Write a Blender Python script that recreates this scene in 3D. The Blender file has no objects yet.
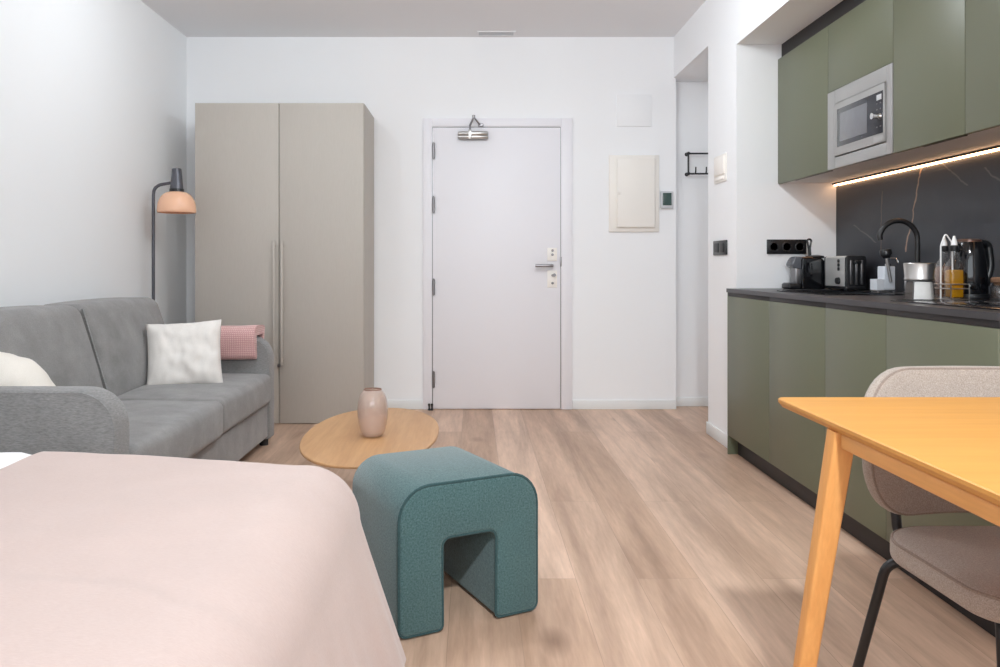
import bpy, bmesh, math, random
from mathutils import Vector, Matrix, noise
random.seed(4)
S = bpy.context.scene
C = S.collection
PI = math.pi

# ------------------------------------------------------------------ camera
EYE = 1.037
cam_data = bpy.data.cameras.new('camera')
cam_data.sensor_fit = 'HORIZONTAL'
cam_data.sensor_width = 36.0
cam_data.lens = 28.26
cam_data.shift_x = 0.027
cam_data.shift_y = -0.068
cam_data.clip_start = 0.05
cam = bpy.data.objects.new('camera', cam_data)
cam.location = (0, 0, EYE)
cam.rotation_euler = (PI / 2, 0, 0)
C.objects.link(cam)
S.camera = cam

# ------------------------------------------------------------------ world, lights, exposure
S.view_settings.view_transform = 'Standard'
S.view_settings.look = 'None'
S.view_settings.gamma = 1.0
S.view_settings.use_curve_mapping = False
S.view_settings.exposure = -0.10
try:
    S.cycles.use_denoising = True
    S.cycles.max_bounces = 10
    S.cycles.diffuse_bounces = 8
    S.cycles.caustics_reflective = False
    S.cycles.caustics_refractive = False
    S.cycles.sample_clamp_indirect = 6.0
except Exception:
    pass
world = bpy.data.worlds.new('daylight')
S.world = world
world.use_nodes = True
bg = world.node_tree.nodes['Background']
bg.inputs[0].default_value = (0.90, 0.95, 1.0, 1)
bg.inputs[1].default_value = 2.0


def area(name, loc, target, sx, sy, power, col, spread=180):
    l = bpy.data.lights.new(name, 'AREA')
    l.shape = 'RECTANGLE'
    l.size = sx
    l.size_y = sy
    l.energy = power
    l.color = col
    l.spread = math.radians(spread)
    o = bpy.data.objects.new(name, l)
    o.location = loc
    d = Vector(target) - Vector(loc)
    o.rotation_euler = d.to_track_quat('-Z', 'Y').to_euler()
    C.objects.link(o)
    return o


# daylight through the window behind the camera, ceiling lamps and an added spot
def globe(name, loc, radius, power, col):
    l = bpy.data.lights.new(name, 'POINT')
    l.shadow_soft_size = radius
    l.energy = power
    l.color = col
    o = bpy.data.objects.new(name, l)
    o.location = loc
    C.objects.link(o)
    return o


COOL = (0.90, 0.965, 1.0)
area('window_daylight', (-0.2, -1.70, 1.84), (-0.2, 4.0, 1.80), 3.0, 1.25, 33, (0.84, 0.94, 1.0))
globe('ceiling_globe_light', (-1.15, 3.95, 2.52), 0.035, 10, COOL)
globe('ceiling_globe_light', (0.50, 3.55, 2.48), 0.09, 27, COOL)
globe('ceiling_globe_light', (-0.30, 3.0, 2.48), 0.07, 25, COOL)
area('ceiling_lamp_light', (0.37, -0.28, 2.62), (0.37, -0.28, 0), 0.16, 0.16, 19, COOL)
area('added_spot_light', (0.37, -0.28, 2.60), (0.58, 2.45, 0.0), 0.14, 0.14, 19, COOL, 84)  # added spot, lifts near floor and table shadow, cone narrowed off the bed
area('corridor_lamp_light', (1.95, 5.3, 2.33), (1.95, 5.3, 0), 0.25, 0.25, 0.9, COOL)


# ------------------------------------------------------------------ materials
def lin(c):
    return tuple(((v / 255) / 12.92 if v / 255 <= 0.04045 else ((v / 255 + 0.055) / 1.055) ** 2.4) for v in c) + (1,)


def new_mat(name):
    m = bpy.data.materials.new(name)
    m.use_nodes = True
    nt = m.node_tree
    return m, nt, nt.nodes['Principled BSDF']


def N(nt, kind, **kw):
    n = nt.nodes.new(kind)
    for k, v in kw.items():
        if k in n.inputs:
            n.inputs[k].default_value = v
        else:
            setattr(n, k, v)
    return n


def mapping(nt, scale=(1, 1, 1), rot=(0, 0, 0), loc=(0, 0, 0)):
    t = nt.nodes.new('ShaderNodeTexCoord')
    mp = nt.nodes.new('ShaderNodeMapping')
    mp.inputs['Scale'].default_value = scale
    mp.inputs['Rotation'].default_value = rot
    mp.inputs['Location'].default_value = loc
    nt.links.new(t.outputs['Object'], mp.inputs['Vector'])
    return mp


def mixc(nt, fac, a, b, mode='MIX'):
    m = nt.nodes.new('ShaderNodeMix')
    m.data_type = 'RGBA'
    m.blend_type = mode
    for sock, v in ((m.inputs[0], fac), (m.inputs[6], a), (m.inputs[7], b)):
        if isinstance(v, bpy.types.NodeSocket):
            nt.links.new(v, sock)
        else:
            sock.default_value = v
    return m.outputs[2]


def ramp(nt, src, p0, p1, c0=(0, 0, 0, 1), c1=(1, 1, 1, 1)):
    r = nt.nodes.new('ShaderNodeValToRGB')
    r.color_ramp.elements[0].position = p0
    r.color_ramp.elements[0].color = c0
    r.color_ramp.elements[1].position = p1
    r.color_ramp.elements[1].color = c1
    nt.links.new(src, r.inputs[0])
    return r.outputs[0]


def bump(nt, b, height, strength, dist=0.002):
    bp = nt.nodes.new('ShaderNodeBump')
    bp.inputs['Strength'].default_value = strength
    bp.inputs['Distance'].default_value = dist
    nt.links.new(height, bp.inputs['Height'])
    nt.links.new(bp.outputs[0], b.inputs['Normal'])


def plain(name, col, rough=0.5, metal=0.0, var=0.04, vscale=6, spec=0.5, bmp=0.0, bscale=200):
    """Plain painted / moulded surface with slight tonal mottling and optional grain bump."""
    m, nt, b = new_mat(name)
    c = lin(col)
    mp = mapping(nt)
    n = N(nt, 'ShaderNodeTexNoise', Scale=vscale, Detail=3.0)
    nt.links.new(mp.outputs[0], n.inputs['Vector'])
    lo = tuple(v * (1 - var) for v in c[:3]) + (1,)
    hi = tuple(min(1, v * (1 + var)) for v in c[:3]) + (1,)
    nt.links.new(mixc(nt, n.outputs[0], lo, hi), b.inputs['Base Color'])
    b.inputs['Roughness'].default_value = rough
    b.inputs['Metallic'].default_value = metal
    b.inputs['Specular IOR Level'].default_value = spec
    if bmp:
        n2 = N(nt, 'ShaderNodeTexNoise', Scale=bscale, Detail=4.0)
        nt.links.new(mp.outputs[0], n2.inputs['Vector'])
        bump(nt, b, n2.outputs[0], bmp)
    return m


def fabric(name, col, col2, weave=420, blotch=7, stretch=(1, 1, 1), rough=0.95, bstr=0.5, sheen=0.25, fine=0.5, blotch_amt=0.25):
    """Woven cloth: fine two-tone thread noise, broad nap blotches, weave bump."""
    m, nt, b = new_mat(name)
    mp = mapping(nt, stretch)
    n = N(nt, 'ShaderNodeTexNoise', Scale=weave, Detail=2.0, Roughness=0.7)
    nt.links.new(mp.outputs[0], n.inputs['Vector'])
    n2 = N(nt, 'ShaderNodeTexNoise', Scale=blotch, Detail=4.0, Roughness=0.6)
    mp2 = mapping(nt)
    nt.links.new(mp2.outputs[0], n2.inputs['Vector'])
    f = ramp(nt, n.outputs[0], 0.5 - fine * 0.5, 0.5 + fine * 0.5)
    base = mixc(nt, f, lin(col), lin(col2))
    f2 = ramp(nt, n2.outputs[0], 0.35, 0.68)
    k = 1 - blotch_amt
    out = mixc(nt, f2, base, mixc(nt, 1.0, base, (k, k, k, 1), 'MULTIPLY'))
    nt.links.new(out, b.inputs['Base Color'])
    b.inputs['Roughness'].default_value = rough
    b.inputs['Specular IOR Level'].default_value = 0.2
    b.inputs['Sheen Weight'].default_value = sheen
    bump(nt, b, n.outputs[0], bstr, 0.0015)
    return m


def wood(name, c0, c1, axis='Y', scale=14, rough=0.45, ring=0.5, coat=0.0, fine=0.90):
    m, nt, b = new_mat(name)
    sc = {'X': (0.08, 1, 1), 'Y': (1, 0.08, 1), 'Z': (1, 1, 0.08)}[axis]
    mp = mapping(nt, sc)
    n = N(nt, 'ShaderNodeTexNoise', Scale=scale, Detail=6.0, Roughness=0.6, Distortion=0.6)
    nt.links.new(mp.outputs[0], n.inputs['Vector'])
    n2 = N(nt, 'ShaderNodeTexNoise', Scale=scale * 9, Detail=3.0)
    nt.links.new(mp.outputs[0], n2.inputs['Vector'])
    f = ramp(nt, n.outputs[0], 0.5 - ring * 0.5, 0.5 + ring * 0.5)
    a = mixc(nt, f, lin(c0), lin(c1))
    f2 = ramp(nt, n2.outputs[0], 0.35, 0.75, (fine, fine * 0.99, fine * 0.98, 1), (1, 1, 1, 1))
    nt.links.new(mixc(nt, 1.0, a, f2, 'MULTIPLY'), b.inputs['Base Color'])
    b.inputs['Roughness'].default_value = rough
    b.inputs['Coat Weight'].default_value = coat
    bump(nt, b, n2.outputs[0], 0.06, 0.001)
    return m


def metal(name, col, rough=0.3, aniso=True):
    m, nt, b = new_mat(name)
    mp = mapping(nt, (1, 1, 0.02))
    n = N(nt, 'ShaderNodeTexNoise', Scale=300.0, Detail=2.0)
    nt.links.new(mp.outputs[0], n.inputs['Vector'])
    c = lin(col)
    nt.links.new(mixc(nt, n.outputs[0], tuple(v * 0.92 for v in c[:3]) + (1,), c), b.inputs['Base Color'])
    b.inputs['Metallic'].default_value = 1.0
    b.inputs['Roughness'].default_value = rough
    return m


def glass(name, col, rough=0.02, trans=1.0, ior=1.45, alpha=1.0):
    m, nt, b = new_mat(name)
    b.inputs['Base Color'].default_value = lin(col)
    b.inputs['Transmission Weight'].default_value = trans
    b.inputs['Roughness'].default_value = rough
    b.inputs['IOR'].default_value = ior
    b.inputs['Alpha'].default_value = alpha
    return m


def thin_glass(name, tint=(0.975, 0.975, 0.975, 1), body=None, haze=0.0):
    m, nt, b = new_mat(name)
    tr = nt.nodes.new('ShaderNodeBsdfTransparent')
    tr.inputs[0].default_value = tint
    gl = nt.nodes.new('ShaderNodeBsdfGlossy')
    gl.inputs['Roughness'].default_value = 0.03
    lw = nt.nodes.new('ShaderNodeLayerWeight')
    lw.inputs[0].default_value = 0.5
    mx = nt.nodes.new('ShaderNodeMixShader')
    nt.links.new(ramp(nt, lw.outputs['Facing'], 0.35, 1.0, (0.06, 0.06, 0.06, 1), (0.6, 0.6, 0.6, 1)), mx.inputs[0])
    nt.links.new(tr.outputs[0], mx.inputs[1])
    nt.links.new(gl.outputs[0], mx.inputs[2])
    out = mx.outputs[0]
    if body:
        b.inputs['Base Color'].default_value = lin(body)
        b.inputs['Roughness'].default_value = 0.12
        m2 = nt.nodes.new('ShaderNodeMixShader')
        m2.inputs[0].default_value = haze
        nt.links.new(out, m2.inputs[1])
        nt.links.new(b.outputs[0], m2.inputs[2])
        out = m2.outputs[0]
    nt.links.new(out, nt.nodes['Material Output'].inputs['Surface'])
    return m


def emit(name, col, strength):
    m, nt, b = new_mat(name)
    b.inputs['Base Color'].default_value = lin(col)
    b.inputs['Emission Color'].default_value = lin(col)
    b.inputs['Emission Strength'].default_value = strength
    return m


def floor_material():
    m, nt, b = new_mat('oak_laminate_planks')
    mp = mapping(nt, (1, 1, 1), (0, 0, PI / 2), (0.3, 0.07, 0))
    br = nt.nodes.new('ShaderNodeTexBrick')
    br.offset = 0.37
    br.inputs['Scale'].default_value = 1.0
    br.inputs['Brick Width'].default_value = 2.3
    br.inputs['Row Height'].default_value = 0.205
    br.inputs['Mortar Size'].default_value = 0.0008
    br.inputs['Mortar Smooth'].default_value = 0.1
    br.inputs['Bias'].default_value = 0.0
    br.inputs['Color1'].default_value = (0, 0, 0, 1)
    br.inputs['Color2'].default_value = (1, 1, 1, 1)
    br.inputs['Mortar'].default_value = (0.5, 0.5, 0.5, 1)
    nt.links.new(mp.outputs[0], br.inputs['Vector'])
    # grain, shifted per plank
    t = nt.nodes.new('ShaderNodeTexCoord')
    comb = nt.nodes.new('ShaderNodeVectorMath')
    comb.operation = 'MULTIPLY_ADD'
    nt.links.new(br.outputs['Color'], comb.inputs[0])
    comb.inputs[1].default_value = (5.3, 23.0, 2.0)
    nt.links.new(t.outputs['Object'], comb.inputs[2])
    mg = nt.nodes.new('ShaderNodeMapping')
    mg.inputs['Scale'].default_value = (1, 0.10, 1)
    nt.links.new(comb.outputs[0], mg.inputs['Vector'])
    n1 = N(nt, 'ShaderNodeTexNoise', Scale=7.5, Detail=5.0, Roughness=0.6, Distortion=0.35)
    mu = mapping(nt, (1, 0.07, 1))
    nt.links.new(mu.outputs[0], n1.inputs['Vector'])
    n2 = N(nt, 'ShaderNodeTexNoise', Scale=90.0, Detail=3.0, Roughness=0.6)
    nt.links.new(mg.outputs[0], n2.inputs['Vector'])
    base = mixc(nt, br.outputs['Color'], lin((196, 164, 140)), lin((220, 190, 168)))
    g1 = ramp(nt, n1.outputs[0], 0.36, 0.62, (0.70, 0.665, 0.64, 1), (1.06, 1.05, 1.05, 1))
    base = mixc(nt, 1.0, base, g1, 'MULTIPLY')
    g2 = ramp(nt, n2.outputs[0], 0.3, 0.7, (0.90, 0.89, 0.88, 1), (1.02, 1.02, 1.02, 1))
    base = mixc(nt, 1.0, base, g2, 'MULTIPLY')
    n3 = N(nt, 'ShaderNodeTexNoise', Scale=22.0, Detail=4.0, Roughness=0.6, Distortion=0.4)
    nt.links.new(mg.outputs[0], n3.inputs['Vector'])
    g3 = ramp(nt, n3.outputs[0], 0.36, 0.60, (0.90, 0.885, 0.875, 1), (1.03, 1.03, 1.03, 1))
    base = mixc(nt, 1.0, base, g3, 'MULTIPLY')
    # knots
    mk = nt.nodes.new('ShaderNodeMapping')
    mk.inputs['Scale'].default_value = (1.0, 0.5, 1)
    nt.links.new(comb.outputs[0], mk.inputs['Vector'])
    v = nt.nodes.new('ShaderNodeTexVoronoi')
    v.inputs['Scale'].default_value = 2.6
    nt.links.new(mk.outputs[0], v.inputs['Vector'])
    kf = ramp(nt, v.outputs['Distance'], 0.02, 0.13, (0.55, 0.50, 0.47, 1), (1, 1, 1, 1))
    base = mixc(nt, 1.0, base, kf, 'MULTIPLY')
    seam = mixc(nt, br.outputs['Fac'], base, mixc(nt, 0.5, base, lin((120, 98, 85))))
    nt.links.new(seam, b.inputs['Base Color'])
    b.inputs['Roughness'].default_value = 0.42
    b.inputs['Specular IOR Level'].default_value = 0.4
    bump(nt, b, n2.outputs[0], 0.08, 0.001)
    return m


def marble_material():
    m, nt, b = new_mat('black_marble_laminate')
    t = nt.nodes.new('ShaderNodeTexCoord')
    sep = nt.nodes.new('ShaderNodeSeparateXYZ')
    nt.links.new(t.outputs['Object'], sep.inputs[0])
    nz = N(nt, 'ShaderNodeTexNoise', Scale=9.0, Detail=5.0)
    nt.links.new(t.outputs['Object'], nz.inputs['Vector'])

    def M(op, a, bb=None):
        n = nt.nodes.new('ShaderNodeMath')
        n.operation = op
        for i, v in enumerate((a, bb)):
            if v is None:
                continue
            if isinstance(v, bpy.types.NodeSocket):
                nt.links.new(v, n.inputs[i])
            else:
                n.inputs[i].default_value = v
        return n.outputs[0]
    wob = M('MULTIPLY', M('SUBTRACT', nz.outputs[0], 0.5), 0.07)
    Y, Z = sep.outputs[1], sep.outputs[2]

    def vein(y0, z0, slope, width, zlo, zhi):
        d = M('ABSOLUTE', M('SUBTRACT', M('ADD', Y, wob), M('ADD', y0, M('MULTIPLY', M('SUBTRACT', Z, z0), slope))))
        f = M('SUBTRACT', 1.0, M('MINIMUM', M('DIVIDE', d, width), 1.0))
        w = M('MULTIPLY', M('GREATER_THAN', Z, zlo), M('LESS_THAN', Z, zhi))
        return M('MULTIPLY', f, w)
    main = M('MAXIMUM', vein(3.50, 1.472, -0.33, 0.008, 1.10, 1.56),
             M('MULTIPLY', vein(3.84, 1.25, -0.06, 0.006, 1.10, 1.40), 0.35))
    faint = M('MULTIPLY', M('MAXIMUM', vein(3.34, 1.47, 1.6, 0.010, 1.36, 1.5),
              M('MAXIMUM', vein(4.05, 1.22, 2.2, 0.014, 1.15, 1.25), vein(2.9, 1.30, 1.4, 0.010, 1.15, 1.42))), 0.35)
    base = mixc(nt, nz.outputs[0], lin((40, 42, 48)), lin((52, 54, 60)))
    c = mixc(nt, M('MINIMUM', M('MULTIPLY', main, 0.9), 1.0), base, lin((186, 152, 128)))
    c = mixc(nt, faint, c, lin((150, 145, 142)))
    nt.links.new(c, b.inputs['Base Color'])
    b.inputs['Roughness'].default_value = 0.38
    return m


def waffle_material():
    m, nt, b = new_mat('pink_waffle_knit')
    mp = mapping(nt)
    outs = []
    for d in ('X', 'Z'):
        w = nt.nodes.new('ShaderNodeTexWave')
        w.bands_direction = d
        w.inputs['Scale'].default_value = 30.0
        w.inputs['Distortion'].default_value = 1.6
        nt.links.new(mp.outputs[0], w.inputs['Vector'])
        outs.append(w.outputs['Fac'])
    mx = nt.nodes.new('ShaderNodeMath')
    mx.operation = 'MULTIPLY'
    nt.links.new(outs[0], mx.inputs[0])
    nt.links.new(outs[1], mx.inputs[1])
    f = ramp(nt, mx.outputs[0], 0.0, 0.55)
    nt.links.new(mixc(nt, f, lin((204, 154, 152)), lin((230, 190, 187))), b.inputs['Base Color'])
    b.inputs['Roughness'].default_value = 0.95
    b.inputs['Sheen Weight'].default_value = 0.3
    bump(nt, b, mx.outputs[0], 0.9, 0.004)
    return m


WHITE = plain('white_wall_paint', (243, 244, 246), 0.85, var=0.012, vscale=2, bmp=0.05, bscale=120)
WHITE_L = plain('left_wall_paint', (242, 244, 246), 0.85, var=0.012, vscale=2, bmp=0.05, bscale=120)
CEIL = plain('ceiling_paint', (232, 232, 234), 0.9, var=0.012, vscale=2)
SKIRT = plain('white_skirting', (232, 234, 234), 0.5, var=0.01)
DOORW = plain('white_door_lacquer', (235, 234, 239), 0.45, var=0.008, vscale=1.5)
FLOOR = floor_material()
GREEN = plain('sage_green_laminate', (100, 103, 83), 0.42, var=0.02, vscale=3)
GREEN_EDGE = plain('sage_green_edge', (102, 107, 86), 0.5, var=0.02)
CARC = plain('pale_grey_carcass', (228, 225, 222), 0.6, var=0.02)
BLACKP = plain('black_brown_laminate', (38, 35, 37), 0.55, var=0.06, vscale=20)
WORKTOP = plain('charcoal_worktop', (54, 53, 56), 0.36, var=0.08, vscale=25, bmp=0.04, bscale=150)
MARBLE = marble_material()
BLACK = plain('black_plastic', (24, 25, 28), 0.3, var=0.05)
BLACKM = plain('black_matt_metal', (30, 30, 32), 0.42, var=0.05)
BLACKG = plain('black_gloss', (14, 15, 19), 0.08, var=0.03)
STEEL = metal('brushed_steel', (206, 204, 202), 0.28)
STEELD = metal('dull_satin_steel', (150, 148, 150), 0.35)
CHROME = metal('chrome', (225, 226, 228), 0.08)
STEELP = plain('steel_grey_frame', (164, 163, 162), 0.35, metal=0.35, var=0.02)
DGLASS = plain('dark_oven_glass', (50, 52, 58), 0.12, var=0.02)
WGLASS = plain('oven_window', (112, 113, 118), 0.15, var=0.1, vscale=30)
TAUPE = wood('taupe_wood_laminate', (182, 176, 168), (185, 179, 171), 'Z', 26, 0.55, 0.9, fine=0.96)
TAUPE_S = wood('taupe_laminate_lifted', (184, 178, 170), (190, 184, 176), 'Z', 26, 0.6, 0.6, fine=0.96)  # taupe lightened to offset shade on the wardrobe side; carcass and handles
SOFA = fabric('grey_velour', (128, 127, 126), (158, 156, 155), 240, 7, (1, 1, 1), 0.9, 0.3, 0.2, 0.7, 0.26)
SOFA_W = fabric('grey_slub_velour', (116, 116, 116), (162, 161, 160), 110, 5, (0.6, 0.6, 3.0), 0.92, 0.3, 0.2, 0.65, 0.16)
PIPING = plain('dark_grey_piping', (98, 98, 100), 0.9)
CUSH = fabric('off_white_linen', (222, 217, 212), (240, 236, 231), 300, 14, (1, 1, 1), 0.95, 0.5, 0.2, 0.8, 0.05)
CREAM = fabric('cream_linen', (228, 222, 212), (242, 237, 229), 300, 9, (1, 1, 1), 0.95, 0.4, 0.2, 0.8, 0.03)
PINK = fabric('blush_linen', (192, 169, 162), (208, 190, 183), 110, 5, (1, 5, 1), 0.95, 0.3, 0.25, 0.9, 0.05)
SHEET = fabric('white_cotton', (244, 244, 246), (250, 250, 252), 300, 6, (1, 1, 1), 0.9, 0.2, 0.1, 0.8, 0.02)
WAFFLE = waffle_material()
TEAL = fabric('teal_boucle', (42, 72, 74), (92, 120, 121), 190, 8, (1, 1, 1), 0.95, 0.7, 0.3, 0.55, 0.06)
TEALP = fabric('teal_piping', (34, 58, 60), (62, 90, 92), 300, 8, (1, 1, 1), 0.95, 0.4, 0.2, 0.6, 0.05)
OAK = wood('oiled_oak', (172, 128, 86), (198, 154, 110), 'Y', 11, 0.45, 0.40)
BEECH_TOP = wood('orange_beech_top', (204, 144, 70), (212, 154, 80), 'X', 5, 0.5, 0.9)
BEECH = wood('orange_beech', (216, 150, 84), (236, 176, 108), 'Z', 16, 0.42, 0.5)
BEECH_E = wood('orange_beech_edge', (214, 150, 86), (232, 172, 104), 'Y', 16, 0.42, 0.5)
CHAIRF = fabric('beige_tweed', (134, 122, 113), (188, 176, 166), 380, 8, (1, 1, 1), 0.95, 0.7, 0.2, 0.55, 0.05)
CHAIRP = fabric('beige_tweed_piping', (120, 106, 98), (160, 145, 135), 330, 8, (1, 1, 1), 0.95, 0.4, 0.1, 0.6, 0.05)
PEACH = plain('peach_glazed_shade', (240, 190, 158), 0.22, var=0.03)
LAMPG = plain('grey_lamp_metal', (92, 93, 100), 0.35, metal=0.5)
VASE_M = thin_glass('smoky_rose_glass', (0.92, 0.85, 0.81, 1), (232, 216, 206), 0.30)
GLASS = thin_glass('clear_glass')
OIL = thin_glass('golden_oil', (0.96, 0.74, 0.05, 1), (214, 158, 12), 0.45)
VINEGAR = thin_glass('brown_vinegar', (0.72, 0.50, 0.36, 1), (150, 108, 82), 0.5)
SUGAR = plain('white_sugar', (244, 243, 240), 0.9, bmp=0.4, bscale=600)
COFFEE = plain('dark_ground_coffee', (70, 60, 55), 0.9, var=0.3, vscale=150)
WPLAST = plain('white_plastic', (238, 238, 238), 0.35, var=0.01)
CERAM = plain('speckled_white_ceramic', (214, 219, 226), 0.35, var=0.06, vscale=120)
CREAMP = plain('cream_plastic', (240, 236, 230), 0.45, var=0.01)
CREAMB = plain('warm_white_plate', (247, 242, 236), 0.4, var=0.02)
SCREEN = plain('dark_green_screen', (62, 84, 80), 0.2, var=0.1, vscale=40)
GREYP = plain('light_grey_plastic', (198, 200, 204), 0.4)
CORK = plain('brown_cork', (120, 88, 66), 0.85, var=0.2, vscale=90)
LED = emit('warm_led_diffuser', (255, 200, 150), 11.0)
PAD = plain('grey_foot', (50, 50, 52), 0.6)


# ------------------------------------------------------------------ mesh helpers
def merge(dst, src, mat=None):
    if mat is not None:
        bmesh.ops.transform(src, matrix=mat, verts=src.verts)
    me = bpy.data.meshes.new('tmp')
    src.to_mesh(me)
    src.free()
    dst.from_mesh(me)
    bpy.data.meshes.remove(me)
    return dst


def bm_new():
    return bmesh.new()


def box(b, x0, x1, y0, y1, z0, z1, bev=0.0, seg=2):
    t = bmesh.new()
    bmesh.ops.create_cube(t, size=1.0)
    bmesh.ops.scale(t, vec=(abs(x1 - x0), abs(y1 - y0), abs(z1 - z0)), verts=t.verts)
    bmesh.ops.translate(t, vec=((x0 + x1) / 2, (y0 + y1) / 2, (z0 + z1) / 2), verts=t.verts)
    if bev > 0:
        bmesh.ops.bevel(t, geom=t.edges[:], offset=bev, segments=seg, affect='EDGES', profile=0.5)
    return merge(b, t)


def tube(b, pts, r, n=10, closed=False, cap=True):
    pts = [Vector(p) for p in pts]
    rr = r if isinstance(r, (list, tuple)) else [r] * len(pts)
    rings = []
    L = len(pts)
    up = None
    for i, p in enumerate(pts):
        if closed:
            d = pts[(i + 1) % L] - pts[i - 1]
        else:
            d = pts[min(i + 1, L - 1)] - pts[max(i - 1, 0)]
        d.normalize()
        if up is None:
            up = Vector((0, 0, 1)) if abs(d.z) < 0.9 else Vector((1, 0, 0))
        up = (up - d * up.dot(d))
        if up.length < 1e-6:
            up = d.orthogonal()
        up.normalize()
        sd = d.cross(up)
        rings.append([b.verts.new(p + (up * math.cos(2 * PI * k / n) + sd * math.sin(2 * PI * k / n)) * rr[i]) for k in range(n)])
    for i in range(L if closed else L - 1):
        A, B = rings[i], rings[(i + 1) % L]
        for k in range(n):
            b.faces.new((A[k], A[(k + 1) % n], B[(k + 1) % n], B[k]))
    if cap and not closed:
        b.faces.new(rings[0])
        b.faces.new(rings[-1])
    bmesh.ops.recalc_face_normals(b, faces=b.faces)
    return b


def arc(c, r, a0, a1, n, u=(1, 0, 0), v=(0, 0, 1)):
    c, u, v = Vector(c), Vector(u), Vector(v)
    return [c + u * (r * math.cos(a0 + (a1 - a0) * k / n)) + v * (r * math.sin(a0 + (a1 - a0) * k / n)) for k in range(n + 1)]


def smooth_path(pts, rad, n=6):
    """Round the inner corners of a polyline."""
    pts = [Vector(p) for p in pts]
    out = [pts[0]]
    for i in range(1, len(pts) - 1):
        a, p, c = pts[i - 1], pts[i], pts[i + 1]
        d1, d2 = (a - p), (c - p)
        r = min(rad, d1.length * 0.45, d2.length * 0.45)
        A, B = p + d1.normalized() * r, p + d2.normalized() * r
        for k in range(n + 1):
            t = k / n
            out.append(A * (1 - t) ** 2 + p * 2 * t * (1 - t) + B * t ** 2)
    out.append(pts[-1])
    return out


def lathe(b, prof, loc=(0, 0, 0), n=32, mat=None):
    t = bmesh.new()
    rings = []
    for r, z in prof:
        if r < 1e-5:
            rings.append([t.verts.new((0, 0, z))])
        else:
            rings.append([t.verts.new((r * math.cos(2 * PI * k / n), r * math.sin(2 * PI * k / n), z)) for k in range(n)])
    for A, B in zip(rings, rings[1:]):
        for k in range(n):
            a0, a1 = A[k % len(A)], A[(k + 1) % len(A)]
            b0, b1 = B[k % len(B)], B[(k + 1) % len(B)]
            vs = []
            for v in (a0, a1, b1, b0):
                if v not in vs:
                    vs.append(v)
            if len(vs) > 2:
                t.faces.new(vs)
    bmesh.ops.recalc_face_normals(t, faces=t.faces)
    M = Matrix.Translation(loc)
    if mat is not None:
        M = M @ mat
    return merge(b, t, M)


def prism(b, poly, h, M=None, bev=0.0, seg=3):
    """poly: list of (x, y); extruded along +z by h, then moved by matrix M."""
    t = bmesh.new()
    vs = [t.verts.new((x, y, 0)) for x, y in poly]
    f = t.faces.new(vs)
    r = bmesh.ops.extrude_face_region(t, geom=[f])
    top = [e for e in r['geom'] if isinstance(e, bmesh.types.BMVert)]
    bmesh.ops.translate(t, vec=(0, 0, h), verts=top)
    bmesh.ops.recalc_face_normals(t, faces=t.faces)
    if bev > 0:
        es = [e for e in t.edges if abs(e.verts[0].co.z - e.verts[1].co.z) < 1e-6]
        bmesh.ops.bevel(t, geom=es, offset=bev, segments=seg, affect='EDGES', profile=0.5, clamp_overlap=True)
    return merge(b, t, M)


def round_poly(pts, rads, n=6):
    """2D polygon with rounded corners (radius per corner)."""
    out = []
    L = len(pts)
    for i in range(L):
        p = Vector(pts[i]).to_2d()
        a = Vector(pts[i - 1]).to_2d() - p
        c = Vector(pts[(i + 1) % L]).to_2d() - p
        r = rads[i]
        if r <= 0:
            out.append((p.x, p.y))
            continue
        a.normalize()
        c.normalize()
        ang = a.angle(c)
        dist = r / math.tan(ang / 2)
        A, B = p + a * dist, p + c * dist
        cen = p + (a + c).normalized() * (r / math.sin(ang / 2))
        va, vb = A - cen, B - cen
        tot = va.angle(vb)
        for k in range(n + 1):
            t = k / n
            s = math.sin(tot)
            v = va * (math.sin((1 - t) * tot) / s) + vb * (math.sin(t * tot) / s)
            out.append((cen.x + v.x, cen.y + v.y))
    return out


def soft_box(hx, hy, hz, r, fn=None, n=10, k=4):
    """Upholstered block centred on the origin: rounded edges, optional shaping function."""
    b = bmesh.new()

    def coords(h):
        a = [-h + r * (1 - math.tan((1 - i / k) * PI / 4)) for i in range(k)]
        m = [-(h - r) + 2 * (h - r) * i / n for i in range(n + 1)]
        return a + m + [-v for v in reversed(a)]
    H = (hx, hy, hz)
    cs = [coords(h) for h in H]
    verts = {}

    def vert(p):
        key = tuple(round(v, 6) for v in p)
        if key in verts:
            return verts[key]
        inner = [max(-(H[i] - r), min(H[i] - r, p[i])) for i in range(3)]
        d = Vector([p[i] - inner[i] for i in range(3)])
        q = Vector(inner) + (d.normalized() * r if d.length > 1e-9 else Vector())
        verts[key] = b.verts.new(q)
        return verts[key]
    for ax in range(3):
        u, v = (ax + 1) % 3, (ax + 2) % 3
        for s in (-1, 1):
            for i in range(len(cs[u]) - 1):
                for j in range(len(cs[v]) - 1):
                    q = []
                    for di, dj in ((0, 0), (1, 0), (1, 1), (0, 1)):
                        p = [0, 0, 0]
                        p[ax] = s * H[ax]
                        p[u] = cs[u][i + di]
                        p[v] = cs[v][j + dj]
                        w = vert(p)
                        if w not in q:
                            q.append(w)
                    if len(q) > 2:
                        try:
                            b.faces.new(q if s > 0 else q[::-1])
                        except ValueError:
                            pass
    bmesh.ops.recalc_face_normals(b, faces=b.faces)
    if fn:
        for v in b.verts:
            v.co = Vector(fn(v.co))
    return b


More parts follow.
